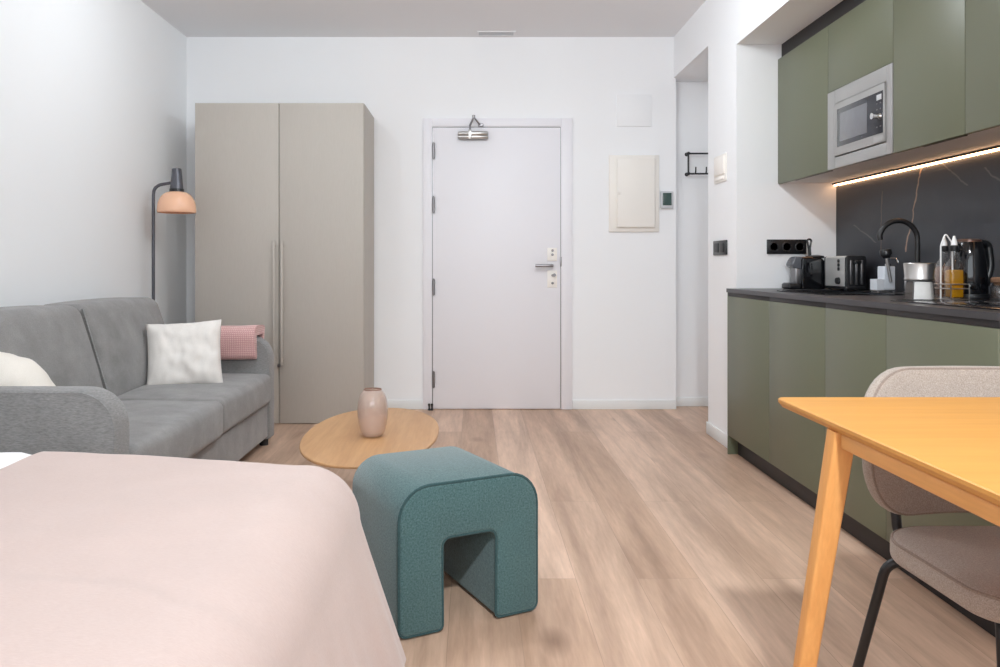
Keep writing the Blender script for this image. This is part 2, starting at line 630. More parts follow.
def pillow_bm(w, h, T, seed=0, n=36, wr=0.010, rnd=0.0):
    """Scatter cushion in the XZ plane (normal -Y), pinched seam and ears at the corners."""
    b = bmesh.new()
    grid = {}
    for s in (-1, 1):
        for i in range(n + 1):
            for j in range(n + 1):
                u, v = -1 + 2 * i / n, -1 + 2 * j / n
                edge = i in (0, n) or j in (0, n)
                if edge and s == 1:
                    grid[(s, i, j)] = grid[(-1, i, j)]
                    continue
                t = max(0, (1 - u ** 4)) ** 0.55 * max(0, (1 - v ** 4)) ** 0.55
                x = u * w / 2 * (1 - 0.055 * (1 - v * v)) * (1 - rnd * v * v * abs(v))
                z = v * h / 2 * (1 - 0.055 * (1 - u * u)) * (1 - rnd * u * u * abs(u))
                p = noise.noise(Vector((u * 2.3 + seed, v * 2.3, s * 0.7)))
                q = noise.noise(Vector((u * 6 + seed, v * 3, s)))
                y = s * (T / 2 * t + (wr * p + wr * 0.5 * q) * (t ** 0.3))
                if edge:
                    y = 0.006 * noise.noise(Vector((u * 5, v * 5, seed)))
                grid[(s, i, j)] = b.verts.new((x, y, z))
    for s in (-1, 1):
        for i in range(n):
            for j in range(n):
                q = [grid[(s, i, j)], grid[(s, i + 1, j)], grid[(s, i + 1, j + 1)], grid[(s, i, j + 1)]]
                b.faces.new(q)
    bmesh.ops.recalc_face_normals(b, faces=b.faces)
    return b


WLOC = {}


def finish(name, b, mat, sharp=40):
    me = bpy.data.meshes.new(name)
    b.normal_update()
    b.to_mesh(me)
    b.free()
    me.materials.append(mat)
    me.polygons.foreach_set('use_smooth', [True] * len(me.polygons))
    me.set_sharp_from_angle(angle=math.radians(sharp))
    o = bpy.data.objects.new(name, me)
    C.objects.link(o)
    return o


def part(name, b, mat, parent, label=None, local=False, sharp=40):
    """A child mesh. Its bmesh is in world coordinates unless local=True."""
    org = WLOC[parent.name]
    if not local:
        bmesh.ops.translate(b, vec=-org, verts=b.verts)
    o = finish(name, b, mat, sharp)
    o.parent = parent
    WLOC[o.name] = org
    if label:
        o['label'] = label
    return o


def tag(o, label, cat, group=None):
    o['label'] = label
    o['category'] = cat
    if group:
        o['group'] = group
    return o


def thing(name, label, cat, loc=(0, 0, 0), rotz=0.0, group=None):
    o = bpy.data.objects.new(name, None)
    o.empty_display_size = 0.1
    C.objects.link(o)
    o.location = loc
    o.rotation_euler = (0, 0, rotz)
    WLOC[o.name] = Vector(loc)
    return tag(o, label, cat, group)


def solo(name, b, mat, label, cat, group=None, sharp=40):
    """A thing that is one mesh: origin put at the base centre of its bounds."""
    xs = [v.co.x for v in b.verts]
    ys = [v.co.y for v in b.verts]
    zs = [v.co.z for v in b.verts]
    org = Vector(((min(xs) + max(xs)) / 2, (min(ys) + max(ys)) / 2, min(zs)))
    bmesh.ops.translate(b, vec=-org, verts=b.verts)
    o = finish(name, b, mat, sharp)
    o.location = org
    WLOC[o.name] = org
    if label:
        tag(o, label, cat, group)
    return o


def struct(name, b, mat):
    o = finish(name, b, mat)
    o['kind'] = 'structure'
    WLOC[o.name] = Vector((0, 0, 0))
    return o


def bx(*a, **k):
    return box(bm_new(), *a, **k)


# ------------------------------------------------------------------ room shell
XL, XR, YB, YR, ZC = -2.07, 2.010, 5.673, -1.80, 2.688
XW = 1.45            # plane of the pillar / soffit / header
YA = 4.32            # end wall of the kitchen alcove
YP = 4.84            # far side of the pillar
YK = 5.79            # wall at the end of the corridor
XC = 2.60

struct('floor', bx(XL - 0.1, XC + 0.1, YR - 0.1, YK + 0.1, -0.08, 0), FLOOR)
struct('ceiling', bx(XL - 0.1, XW + 0.001, YR - 0.1, YB + 0.002, ZC, ZC + 0.08), CEIL)
struct('wall_left', bx(XL - 0.1, XL, YR - 0.1, YK + 0.1, 0, ZC + 0.08), WHITE_L)
struct('wall_back', bx(XL, 1.467, YB, YK + 0.1, 0, ZC + 0.08), WHITE)
b = bm_new()
box(b, XW, XC + 0.1, YA, YP, 0, 2.392)
box(b, XW, XC + 0.1, YA, YK + 0.1, 2.392, ZC + 0.08)
struct('wall_pillar', b, WHITE)
struct('wall_corridor', box(bx(1.467, XC, YK, YK + 0.1, 0, 2.392), XC, XC + 0.1, YP, YK + 0.1, 0, 2.392), WHITE)
struct('wall_soffit', bx(XW, XR + 0.1, YR - 0.1, YA, 2.254, ZC + 0.08), WHITE)
struct('wall_right', bx(XR, XR + 0.1, YR - 0.1, YA, 0, 2.254), WHITE)
b = bm_new()      # rear wall with the window opening
for a in ((XL, -1.75, 0, ZC), (1.35, XR, 0, ZC), (-1.75, 1.35, 0, 1.16), (-1.75, 1.35, 2.52, ZC)):
    box(b, a[0], a[1], YR - 0.1, YR, a[2], a[3])
struct('wall_rear', b, WHITE)
b = bm_new()
for x0, x1 in ((-1.75, -1.69), (-0.23, -0.17), (1.29, 1.35)):
    box(b, x0, x1, YR - 0.09, YR - 0.03, 1.16, 2.52)
for z0, z1 in ((1.16, 1.22), (2.46, 2.52)):
    box(b, -1.69, 1.29, YR - 0.088, YR - 0.032, z0, z1)
struct('window_1', b, SKIRT)

SK = 0.066
b = bm_new()
box(b, -0.713, -0.361, YB - 0.012, YB, 0, SK, 0.002)
box(b, 0.717, 1.467, YB - 0.012, YB, 0, SK, 0.002)
box(b, XL, -1.82, YB - 0.012, YB, 0, SK, 0.002)
struct('baseboard_back', b, SKIRT)
struct('baseboard_left', bx(XL, XL + 0.012, YR, YB - 0.012, 0, SK, 0.002), SKIRT)
b = bm_new()
box(b, XW - 0.009, XW, YA + 0.005, YP + 0.012, 0, 0.074, 0.002)
struct('baseboard_pillar', b, SKIRT)
struct('baseboard_corridor', bx(1.468, XC, YK - 0.012, YK, 0, SK, 0.002), SKIRT)

# entrance door ---------------------------------------------------------
door = bpy.data.objects.new('door_1', None)
C.objects.link(door)
door.location = (0.17, YB, 0)
door['kind'] = 'structure'
WLOC['door_1'] = Vector((0.17, YB, 0))
b = bm_new()
DX0, DX1 = -0.289, 0.629
box(b, -0.361, DX0 - 0.006, YB - 0.022, YB, 0, 2.098, 0.003)
box(b, DX1 + 0.006, 0.715, YB - 0.022, YB, 0, 2.098, 0.003)
box(b, DX0 - 0.006, DX1 + 0.006, YB - 0.0215, YB, 2.036, 2.098, 0.003)
part('door_frame', b, DOORW, door)
part('door_leaf', bx(DX0, DX1, YB - 0.018, YB, 0.006, 2.03, 0.002), DOORW, door)
b = bm_new()
for x0, x1 in ((DX0 - 0.006, DX0), (DX1, DX1 + 0.006)):
    box(b, x0, x1, YB - 0.004, YB, 0.006, 2.036)
box(b, DX0, DX1, YB - 0.004, YB, 2.03, 2.036)
part('door_gap_seal', b, STEELD, door, 'thin grey seal around the door leaf')
for zc in (1.862, 1.475, 0.882, 0.216):
    b = bm_new()
    tube(b, [(DX0 + 0.006, YB - 0.026, zc - 0.055), (DX0 + 0.006, YB - 0.026, zc + 0.055)], 0.009, 10)
    tube(b, [(DX0 + 0.006, YB - 0.026, zc - 0.061), (DX0 + 0.006, YB - 0.026, zc + 0.061)], 0.005, 8)
    part('hinge', b, STEELD, door, 'satin grey metal hinge')
b = bm_new()
lz = 1.036
tube(b, [(0.567, YB - 0.018, lz), (0.567, YB - 0.06, lz)], 0.010, 12)
tube(b, smooth_path([(0.567, YB - 0.05, lz), (0.567, YB - 0.066, lz), (0.54, YB - 0.068, lz), (0.445, YB - 0.066, lz)], 0.012), 0.0105, 12)
part('lever_handle', b, STEELD, door, 'grey metal lever handle')
for z0, z1, hs in ((1.07, 1.165, (1.145, 1.115)), (0.878, 1.002, (0.965, 0.91))):
    p = part('lock_plate', bx(0.535, 0.605, YB - 0.024, YB - 0.017, z0, z1, 0.003), CREAMB, door, 'cream white lock plate with small screws')
    b = bm_new()
    for z in hs:
        lathe(b, [(0, 0), (0.009, 0), (0.009, 0.006), (0.006, 0.009), (0, 0.009)], (0.572, YB - 0.023, z), 14, Matrix.Rotation(PI / 2, 4, 'X'))
    part('screw', b, STEELD, p)
part('lock_cylinder', lathe(bm_new(), [(0, 0), (0.012, 0), (0.012, 0.012), (0.009, 0.016), (0, 0.016)], (0.585, YB - 0.022, 0.968), 16, Matrix.Rotation(PI / 2, 4, 'X')), STEELD, door)
part('latch_plate', bx(0.627, 0.638, YB - 0.026, YB - 0.012, 1.03, 1.10, 0.002), STEELD, door)
b = bm_new()
cz = 1.972
for z, r in ((cz + 0.012, 0.017), (cz - 0.014, 0.016)):
    tube(b, [(-0.108, YB - 0.045, z), (-0.10, YB - 0.045, z), (0.10, YB - 0.045, z), (0.108, YB - 0.045, z)], [r * 0.7, r, r, r * 0.7], 14)
box(b, -0.098, 0.098, YB - 0.05, YB - 0.018, cz - 0.02, cz + 0.02, 0.004)
box(b, -0.035, -0.01, YB - 0.068, YB - 0.03, cz - 0.03, cz + 0.036, 0.004)
closer = part('door_closer', b, STEEL, door, 'brushed metal door closer')
b = bm_new()
tube(b, [(-0.022, YB - 0.05, cz + 0.03), (-0.022, YB - 0.05, cz + 0.066), (0.005, YB - 0.075, cz + 0.125)], 0.007, 8)
tube(b, [(0.005, YB - 0.075, cz + 0.125), (0.05, YB - 0.035, cz + 0.075)], 0.006, 8)
lathe(b, [(0, -0.012), (0.011, -0.012), (0.011, 0.012), (0, 0.012)], (0.005, YB - 0.075, cz + 0.125), 12)
box(b, 0.035, 0.075, YB - 0.035, YB - 0.02, cz + 0.065, cz + 0.085, 0.002)
part('closer_arm', b, STEELD, closer)
for dx in (-0.314, -0.294):
    b = bm_new()
    lathe(b, [(0, 0), (0.010, 0), (0.010, 0.01), (0.006, 0.015), (0.006, 0.032), (0.009, 0.036), (0.009, 0.046), (0, 0.05)], (dx, YB - 0.05, 0.0), 14)
    solo('door_stop', b, BLACK, 'small black door stop pin on the floor by the door hinges, the %s of two' % ('left' if dx < -0.3 else 'right'), 'door stop', 'door stop pins')

# fittings on the back wall ------------------------------------------------
t = thing('electrical_panel', 'cream rectangular fuse box with a hinged cover on the back wall', 'fuse box', (1.16, YB, 1.28))
part('frame', bx(0.98, 1.343, YB - 0.018, YB, 1.28, 1.833, 0.006), CREAMP, t)
p = part('cover', bx(1.033, 1.31, YB - 0.040, YB - 0.017, 1.31, 1.81, 0.008, seg=3), CREAMP, t)
part('latch', bx(1.037, 1.056, YB - 0.046, YB - 0.039, 1.545, 1.575, 0.003), CREAMP, p)
b = bm_new()
box(b, 1.038, 1.288, YB - 0.010, YB, 2.04, 2.27, 0.0015)
solo('access_panel', b, WHITE, 'flush white square access panel above the cream fuse box', 'panel')
t = thing('thermostat', 'small square grey thermostat with a dark green screen beside the fuse box', 'thermostat', (1.395, YB, 1.447))
part('casing', bx(1.352, 1.442, YB - 0.022, YB, 1.447, 1.573, 0.006, seg=3), GREYP, t)
part('screen', bx(1.366, 1.430, YB - 0.0235, YB - 0.018, 1.470, 1.560, 0.0015), SCREEN, t, 'dark green screen')
t = thing('air_vent', 'slim grey slotted air vent in the ceiling above the door', 'vent', (0.16, 5.57, ZC))
b = bm_new()
for a in ((0.03, 0.30, 5.52, 5.53), (0.03, 0.30, 5.61, 5.62), (0.03, 0.042, 5.53, 5.61), (0.288, 0.30, 5.53, 5.61)):
    box(b, *a, ZC - 0.008, ZC, 0.0015)
part('vent_frame', b, CEIL, t)
b = bm_new()
for k in range(5):
    y = 5.537 + k * 0.016
    box(b, 0.042, 0.288, y, y + 0.009, ZC - 0.006, ZC - 0.001)
part('slats', b, GREYP, t)

# fittings on the pillar and alcove walls ------------------------------------
t = thing('intercom_panel', 'cream wall intercom plate on the white pillar above the black switch', 'intercom', (XW, 4.585, 1.53))
part('back_plate', bx(XW - 0.008, XW, 4.48, 4.70, 1.522, 1.682, 0.003), CREAMP, t)
p = part('cover', bx(XW - 0.014, XW - 0.007, 4.50, 4.68, 1.565, 1.668, 0.003), CREAMB, t)
b = bm_new()
box(b, XW - 0.013, XW - 0.007, 4.52, 4.66, 1.535, 1.552, 0.002)
part('button', b, CREAMB, t)
t = thing('light_switch', 'black double light switch on the white pillar beside the kitchen', 'switch', (XW, 4.59, 1.10))
part('plate', bx(XW - 0.010, XW, 4.47, 4.71, 1.098, 1.183, 0.003), BLACK, t)
for y0 in (4.505, 4.595):
    part('rocker', bx(XW - 0.016, XW - 0.009, y0, y0 + 0.078, 1.113, 1.168, 0.003), BLACKM, t)
t = thing('power_socket', 'long black triple power socket on the white alcove wall above the worktop', 'socket', (1.722, YA, 1.10))
part('plate', bx(1.615, 1.832, YA - 0.010, YA, 1.10, 1.180, 0.003), BLACK, t)
for k in range(3):
    xc = 1.652 + k * 0.071
    b = bm_new()
    lathe(b, [(0.027, 0), (0.027, 0.005), (0.022, 0.006), (0.020, 0.001), (0, 0.001)], (xc, YA - 0.009, 1.14), 24, Matrix.Rotation(PI / 2, 4, 'X'))
    part('outlet', b, BLACKM, t)

# coat hook rail in the corridor ----------------------------------------------
t = thing('coat_rack', 'black metal rail coat rack with hooks on the corridor wall', 'coat rack', (1.8, YK, 1.70))
b = bm_new()
RX0, RX1, RZ0, RZ1 = 1.575, 2.10, 1.708, 1.856
for p, q in (((RX0, RZ0), (RX0, RZ1)), ((RX0, RZ1), (RX1, RZ1)), ((RX1, RZ1), (RX1, RZ0)), ((RX1, RZ0), (RX0, RZ0))):
    tube(b, [(p[0], YK - 0.05, p[1]), (q[0], YK - 0.05, q[1])], 0.0065, 8)
part('rail', b, BLACKM, t)
for x, z in ((RX0, RZ0), (RX0, RZ1), (RX1, RZ0), (RX1, RZ1)):
    part('wall_mount', lathe(bm_new(), [(0.014, 0), (0.014, 0.006), (0.009, 0.01), (0.009, 0.05), (0.013, 0.052), (0.011, 0.062), (0, 0.064)], (x, YK, z), 14, Matrix.Rotation(PI / 2, 4, 'X')), BLACKM, t)
for x in (1.618, 1.695, 1.785, 1.87, 1.955, 2.04):
    b = bm_new()
    tube(b, smooth_path([(x, YK - 0.05, RZ0), (x, YK - 0.078, RZ0 - 0.004), (x, YK - 0.09, RZ0 + 0.02), (x, YK - 0.09, RZ0 + 0.045)], 0.014), 0.005, 8)
    part('hook', b, BLACKM, t)

# ------------------------------------------------------------------ wardrobe
WX0, WX1, WY0, WY1, WZ = -1.819, -0.713, 5.136, YB - 0.015, 2.10
t = thing('wardrobe', 'tall taupe two door wardrobe against the back wall', 'wardrobe', (-1.266, 5.4, 0))
b = bm_new()
box(b, WX0 + 0.002, WX0 + 0.02, WY0 + 0.022, WY1, 0.0, WZ)
box(b, WX1 - 0.02, WX1, WY0 + 0.022, WY1, 0.0, WZ)
box(b, WX0 + 0.02, WX1 - 0.02, WY0 + 0.022, WY1, WZ - 0.02, WZ - 0.001)
box(b, WX0 + 0.02, WX1 - 0.02, WY0 + 0.022, WY1, 0.05, 0.07)
box(b, WX0 + 0.02, WX1 - 0.02, WY1 - 0.01, WY1 - 0.001, 0.07, WZ - 0.02)
box(b, WX0 + 0.02, WX1 - 0.02, WY0 + 0.05, WY0 + 0.066, 0.0, 0.05)
part('carcass', b, TAUPE_S, t)
xm = -1.269
for i, (x0, x1) in enumerate(((WX0, xm - 0.002), (xm + 0.002, WX1 - 0.004))):
    d = part('door', bx(x0, x1, WY0, WY0 + 0.020, 0.004, WZ, 0.0015), TAUPE, t)
    hx = xm - 0.028 if i == 0 else xm + 0.024
    b = bm_new()
    box(b, hx - 0.008, hx + 0.008, WY0 - 0.030, WY0 - 0.018, 0.386, 1.20, 0.003)
    for z in (0.42, 1.165):
        box(b, hx - 0.006, hx + 0.006, WY0 - 0.02, WY0 + 0.002, z - 0.008, z + 0.008)
    part('handle', b, TAUPE_S, d, 'long slim taupe bar handle')
part('lock', lathe(bm_new(), [(0, 0), (0.012, 0), (0.012, 0.02), (0, 0.022)], (xm + 0.004, WY0, 0.384), 12, Matrix.Rotation(PI / 2, 4, 'X')), STEELD, t)

# ------------------------------------------------------------------ floor lamp
LX, LY = -1.983, 4.87
t = thing('floor_lamp', 'slim grey floor lamp with a peach dome shade behind the sofa', 'lamp', (LX, LY, 0))
b = bm_new()
lathe(b, [(0, 0), (0.065, 0), (0.065, 0.012), (0.058, 0.02), (0.012, 0.024), (0, 0.024)], (LX + 0.0, LY, 0), 36)
part('base', b, LAMPG, t)
b = bm_new()
tube(b, smooth_path([(LX, LY, 0.02), (LX, LY, 1.532), (LX + 0.13, LY - 0.005, 1.552)], 0.06, 8), 0.010, 12)
part('pole', b, LAMPG, t)
HX = -1.838
b = bm_new()
lathe(b, [(0, 1.638), (0.026, 1.638), (0.029, 1.634), (0.041, 1.49), (0, 1.49)], (HX, LY, 0), 28)
hd = part('lamp_head', b, LAMPG, t)
part('switch', lathe(bm_new(), [(0, 1.637), (0.006, 1.637), (0.006, 1.647), (0, 1.648)], (HX, LY, 0), 12), STEEL, hd)
part('collar', lathe(bm_new(), [(0.0415, 1.512), (0.0425, 1.51), (0.0445, 1.492), (0.030, 1.486)], (HX, LY, 0), 28), BLACK, hd)
prof = [(0.036, 1.494)]
for k in range(1, 15):
    a = PI / 2 * k / 14
    prof.append((0.036 + 0.080 * math.sin(a), 1.372 + 0.122 * math.cos(a) ** 0.85))
prof += [(0.113, 1.364), (0.108, 1.366)]
for k in range(14, 0, -1):
    a = PI / 2 * k / 14
    prof.append((0.034 + 0.076 * math.sin(a), 1.368 + 0.118 * math.cos(a) ** 0.85))
part('lamp_shade', lathe(bm_new(), prof, (HX, LY, 0), 48), PEACH, t, 'peach glossy dome lamp shade')
part('bulb', lathe(bm_new(), [(0.014, 1.486), (0.016, 1.46), (0.028, 1.43), (0.030, 1.41), (0.022, 1.392), (0, 1.385)], (HX, LY, 0), 20), WPLAST, t)

# ------------------------------------------------------------------ sofa
SX0, SX1, SY0, SY1 = -2.045, -1.160, 2.55, 4.59
ARM = 0.11
t = thing('sofa', 'grey velour two seat sofa along the left wall', 'sofa', (-1.6, 3.57, 0))
b = bm_new()
box(b, SX0 + 0.02, SX1 - 0.012, SY0 + ARM - 0.01, SY1 - ARM + 0.01, 0.055, 0.25, 0.012, 3)
part('base', b, SOFA, t)
arm_poly = round_poly([(0, 0.045), (SX1 - SX0, 0.045), (SX1 - SX0, 0.630), (0, 0.630)], [0.012, 0.012, 0.13, 0.03], 10)
for y in (SY0, SY1 - ARM):
    b = bm_new()
    M = Matrix.Translation((SX0, y + ARM, 0)) @ Matrix.Rotation(PI / 2, 4, 'X')
    prism(b, arm_poly, ARM, M, 0.012, 3)
    a = part('arm', b, SOFA_W, t)
    b = bm_new()
    for yy in (y + 0.003, y + ARM - 0.003):
        tube(b, [(SX0 + px, yy, pz) for px, pz in round_poly([(0.004, 0.05), (SX1 - SX0 - 0.008, 0.05), (SX1 - SX0 - 0.008, 0.622), (0.004, 0.622)], [0.012, 0.012, 0.124, 0.03], 10)], 0.0045, 6, closed=True)
    part('piping', b, SOFA_W, a)
b = bm_new()
box(b, SX0, SX0 + 0.12, SY0 + ARM, SY1 - ARM, 0.06, 0.76, 0.03, 3)
part('back_frame', b, SOFA, t)
ym = (SY0 + SY1) / 2 + 0.02
for i, (y0, y1) in enumerate(((SY0 + ARM + 0.004, ym - 0.004), (ym + 0.004, SY1 - ARM - 0.004))):
    hx, hy, hz = 0.36, (y1 - y0) / 2, 0.086

    def f(c, hx=hx, hy=hy, hz=hz):
        u, v = c.x / hx, c.y / hy
        z = c.z + (0.014 * (1 - u * u) * (1 - v * v) if c.z > 0 else 0)
        x = c.x + (0.012 * (1 - v * v) if c.x > 0 else 0) * max(0, 1 - (c.z / hz) ** 2)
        z += 0.003 * noise.noise(Vector((c.x * 6, c.y * 6, 1.0 + i)))
        return (x, c.y, z)
    sb = soft_box(hx, hy, hz, 0.034, f, 14, 5)
    bmesh.ops.translate(sb, vec=(-1.146 - hx + (0.012 if i == 0 else 0.0), (y0 + y1) / 2, 0.252 + hz), verts=sb.verts)
    part('seat_cushion', sb, SOFA, t)
    hx, hy, hz = 0.115, (y1 - y0) / 2 - (0.0 if i == 0 else 0.012), 0.228

    def g(c, hx=hx, hy=hy, hz=hz):
        v, w = c.y / hy, c.z / hz
        x = c.x + (0.030 * (1 - v ** 4) * (1 - w * w) if c.x > 0 else 0)
        x -= 0.30 * c.z
        return (x, c.y, c.z + 0.008 * (1 - v * v) * max(0, w))
    bb = soft_box(hx, hy, hz, 0.045, g, 14, 5)
    bmesh.ops.translate(bb, vec=(-1.835 + 0.0, (y0 + y1) / 2 - (0 if i == 0 else 0.008), 0.40 + hz), verts=bb.verts)
    bc = part('back_cushion', bb, SOFA, t)
    pb = bm_new()
    pts = []
    for q in range(0, 33):
        w = -0.80 + 1.72 * q / 32
        zz = hz * w
        xx = hx - 0.012 - 0.30 * zz
        yy = -hy + 0.010
        pts.append((-1.835 + xx, (y0 + y1) / 2 - (0 if i == 0 else 0.008) + yy, 0.40 + hz + zz))
    tube(pb, pts, 0.006, 6)
    part('piping', pb, SOFA_W, bc)
for x in (SX0 + 0.06, SX1 - 0.05):
    for y in (SY0 + 0.06, SY1 - 0.05):
        part('foot', lathe(bm_new(), [(0, 0), (0.024, 0), (0.028, 0.05), (0.028, 0.06), (0, 0.06)], (x, y, 0), 16), PAD, t, 'short black foot')

# cushions on the sofa -----------------------------------------------------------
pb = pillow_bm(0.375, 0.36, 0.13, 2, wr=0.016)
R = Matrix.Rotation(math.radians(14), 4, 'Z') @ Matrix.Rotation(math.radians(-22), 4, 'X') @ Matrix.Rotation(math.radians(-3), 4, 'Y')
bmesh.ops.transform(pb, matrix=Matrix.Translation((-1.492, 4.06, 0.576)) @ R, verts=pb.verts)
solo('throw_cushion', pb, CUSH, 'square off-white cushion standing at the far end of the sofa seat', 'cushion', 'cushions on the sofa', 60)
pb = pillow_bm(0.54, 0.40, 0.20, 7, wr=0.028, rnd=0.30)
R = Matrix.Rotation(math.radians(-3), 4, 'Z') @ Matrix.Rotation(math.radians(22), 4, 'X') @ Matrix.Rotation(math.radians(14), 4, 'Y')
bmesh.ops.transform(pb, matrix=Matrix.Translation((-1.765, 2.84, 0.552)) @ R, verts=pb.verts)
solo('throw_cushion', pb, CREAM, 'crumpled cream cushion leaning behind the near sofa arm', 'cushion', 'cushions on the sofa', 60)

# folded throw over the far arm ---------------------------------------------------
b = bm_new()
ya, yb = SY1 - ARM, SY1
outer = []
thk = 0.052
nx, np_ = 26, 0
path = smooth_path([(ya - 0.026, 0.515), (ya - 0.026, 0.63), (ya + 0.0, 0.66), (yb + 0.0, 0.66), (yb + 0.026, 0.63), (yb + 0.026, 0.50)] and
                   [Vector((0, ya - 0.030, 0.525)), Vector((0, ya - 0.030, 0.663)), Vector((0, yb + 0.030, 0.663)), Vector((0, yb + 0.030, 0.50))], 0.05, 6)
dense = []
for p, q in zip(path, path[1:]):
    k = max(1, int((q - p).length / 0.012))
    dense += [p.lerp(q, i / k) for i in range(k)]
dense.append(path[-1])
prof2 = []
for i, p in enumerate(dense):
    d = (dense[min(i + 1, len(dense) - 1)] - dense[max(i - 1, 0)]).normalized()
    nrm = Vector((0, -d.z, d.y))
    prof2.append((p, nrm))
loop = [(p + nrm * thk / 2) for p, nrm in prof2]
endp, endd = dense[-1], (dense[-1] - dense[-2]).normalized()
loop += [endp + endd * (thk / 2 * math.cos(a)) + prof2[-1][1] * (thk / 2 * math.sin(a)) for a in (PI / 4, 0, -PI / 4)]
loop += [(p - nrm * thk / 2) for p, nrm in reversed(prof2)]
st, sd = dense[0], (dense[0] - dense[1]).normalized()
loop += [st + sd * (thk / 2 * math.cos(a)) + prof2[0][1] * (thk / 2 * math.sin(a)) for a in (-PI / 4, 0, PI / 4)]
cen = sum(loop, Vector()) / len(loop)
X0, X1 = -1.60, -1.232
rings = []
for i in range(nx + 1):
    u = i / nx
    x = X0 + (X1 - X0) * u
    ring = []
    for p in loop:
        q = p.copy()
        w = 0.006 * noise.noise(Vector((x * 9, p.y * 9, p.z * 9)))
        q.y += w
        q.z += 0.006 * noise.noise(Vector((x * 7 + 3, p.y * 5, p.z * 5))) + (0.010 * (u - 0.5))
        q.x = x + 0.012 * noise.noise(Vector((p.y * 8, p.z * 8, u)))
        ring.append(b.verts.new(q))
    rings.append(ring)
for A, B in zip(rings, rings[1:]):
    for k in range(len(A)):
        b.faces.new((A[k], A[(k + 1) % len(A)], B[(k + 1) % len(B)], B[k]))
b.faces.new(rings[0])
b.faces.new(rings[-1])
bmesh.ops.recalc_face_normals(b, faces=b.faces)
solo('folded_throw', b, WAFFLE, 'folded dusty pink waffle throw draped over the far sofa arm', 'blanket', sharp=60)

# ------------------------------------------------------------------ bed
BX1, BY0, BY1, BZ = -0.335, 0.50, 2.045, 0.53
t = thing('bed', 'wide low bed under white and pink bedding in the near left corner', 'bed', (-1.2, 1.27, 0))
part('bed_base', bx(XL + 0.03, BX1 - 0.02, BY0 + 0.02, BY1 - 0.02, 0.06, 0.28, 0.02, seg=3), CARC, t)
mb_ = soft_box((BX1 - XL - 0.03) / 2, (BY1 - BY0) / 2, 0.100, 0.05, None, 8, 4)
bmesh.ops.translate(mb_, vec=((BX1 + XL + 0.03) / 2, (BY0 + BY1) / 2, 0.282 + 0.100), verts=mb_.verts)
part('mattress', mb_, SHEET, t)
for x in (XL + 0.12, BX1 - 0.12):
    for y in (BY0 + 0.1, BY1 - 0.1):
        part('leg', lathe(bm_new(), [(0, 0), (0.022, 0), (0.028, 0.06), (0, 0.062)], (x, y, 0), 14), PAD, t)


def drape(ex, ey, x0, y0, ztop, r, drop, flare, wav, nx, ny, nd, seed, thick, tilt=0.03, seam=0.0, puff=0.0):
    """Cloth lying on the bed top and hanging over its foot (+X) and far side (+Y), rounded at the corner."""
    b = bm_new()

    def top_z(x, y):
        t = (1.235 - 2.45 * max(0.0, x + 0.6) ** 2 - y) / 0.035
        t = max(0.0, min(1.0, t + 0.5))
        return puff * max(0.0, min(1.0, (-1.09 - x) / 0.07)) + seam * t * t * (3 - 2 * t) + ztop - tilt * max(0.0, min(1.0, (x + 1.15) / 0.7)) ** 1.5 + 0.006 * noise.noise(Vector((x * 2.2 + seed, y * 2.2, 0))) + 0.0025 * noise.noise(Vector((x * 9, y * 9, seed)))

    def hang(px, py, ang, d, z0):
        ux, uy = math.cos(ang), math.sin(ang)
        s = px * 1.0 + py * 1.0 + ang * 0.5
        if d < r * PI / 2:
            out, down = r * math.sin(d / r), r * (1 - math.cos(d / r))
        else:
            e = d - r * PI / 2
            fl = flare(px, py, ang)
            out, down = r + fl * e, r + e * math.sqrt(max(0.05, 1 - fl * fl))
            ph = noise.noise(Vector((px * 5 + seed, py * 5, ang * 2.2))) + 0.4 * noise.noise(Vector((px * 13 + seed, py * 13, ang * 5)))
            out += wav * ph * min(1, e / 0.25)
        return Vector((px + ux * out, py + uy * out, z0 - down))
    key = {}

    def V(p):
        k = (round(p[0], 4), round(p[1], 4), round(p[2], 4))
        if k not in key:
            key[k] = b.verts.new(p)
        return key[k]
    xs = [x0 + (ex - x0) * i / nx for i in range(nx + 1)]
    ys = [y0 + (ey - y0) * j / ny for j in range(ny + 1)]
    for i in range(nx):
        for j in range(ny):
            b.faces.new([V((x, y, top_z(x, y))) for x, y in ((xs[i], ys[j]), (xs[i + 1], ys[j]), (xs[i + 1], ys[j + 1]), (xs[i], ys[j + 1]))])
    per = [(x, ey, PI / 2) for x in xs] + [(ex, ey, PI / 2 * (1 - k / 14)) for k in range(1, 14)] + [(ex, y, 0.0) for y in reversed(ys)]
    for p, q in zip(per, per[1:]):
        for k in range(nd):
            d0, d1 = drop * k / nd, drop * (k + 1) / nd
            vs = []
            for (px, py, an), d in ((p, d0), (q, d0), (q, d1), (p, d1)):
                v = V(hang(px, py, an, d, top_z(px, py)))
                if v not in vs:
                    vs.append(v)
            if len(vs) > 2:
                try:
                    b.faces.new(vs)
                except ValueError:
                    pass
    bmesh.ops.recalc_face_normals(b, faces=b.faces)
    for f in b.faces[:1]:
        pass
    up = sum((f.normal.z for f in b.faces))
    if up < 0:
        bmesh.ops.reverse_faces(b, faces=b.faces)
    geom = bmesh.ops.solidify(b, geom=b.faces[:], thickness=thick)
    bmesh.ops.recalc_face_normals(b, faces=b.faces)
    return b


def fl_duvet(px, py, a):
    return 0.06


def fl_throw(px, py, a):
    c = max(0.0, math.cos(a))
    near = math.exp(-max(0.0, 2.0 - py) / 0.7)
    return 0.07 + 0.25 * c ** 1.5 * (0.45 + 0.55 * near)


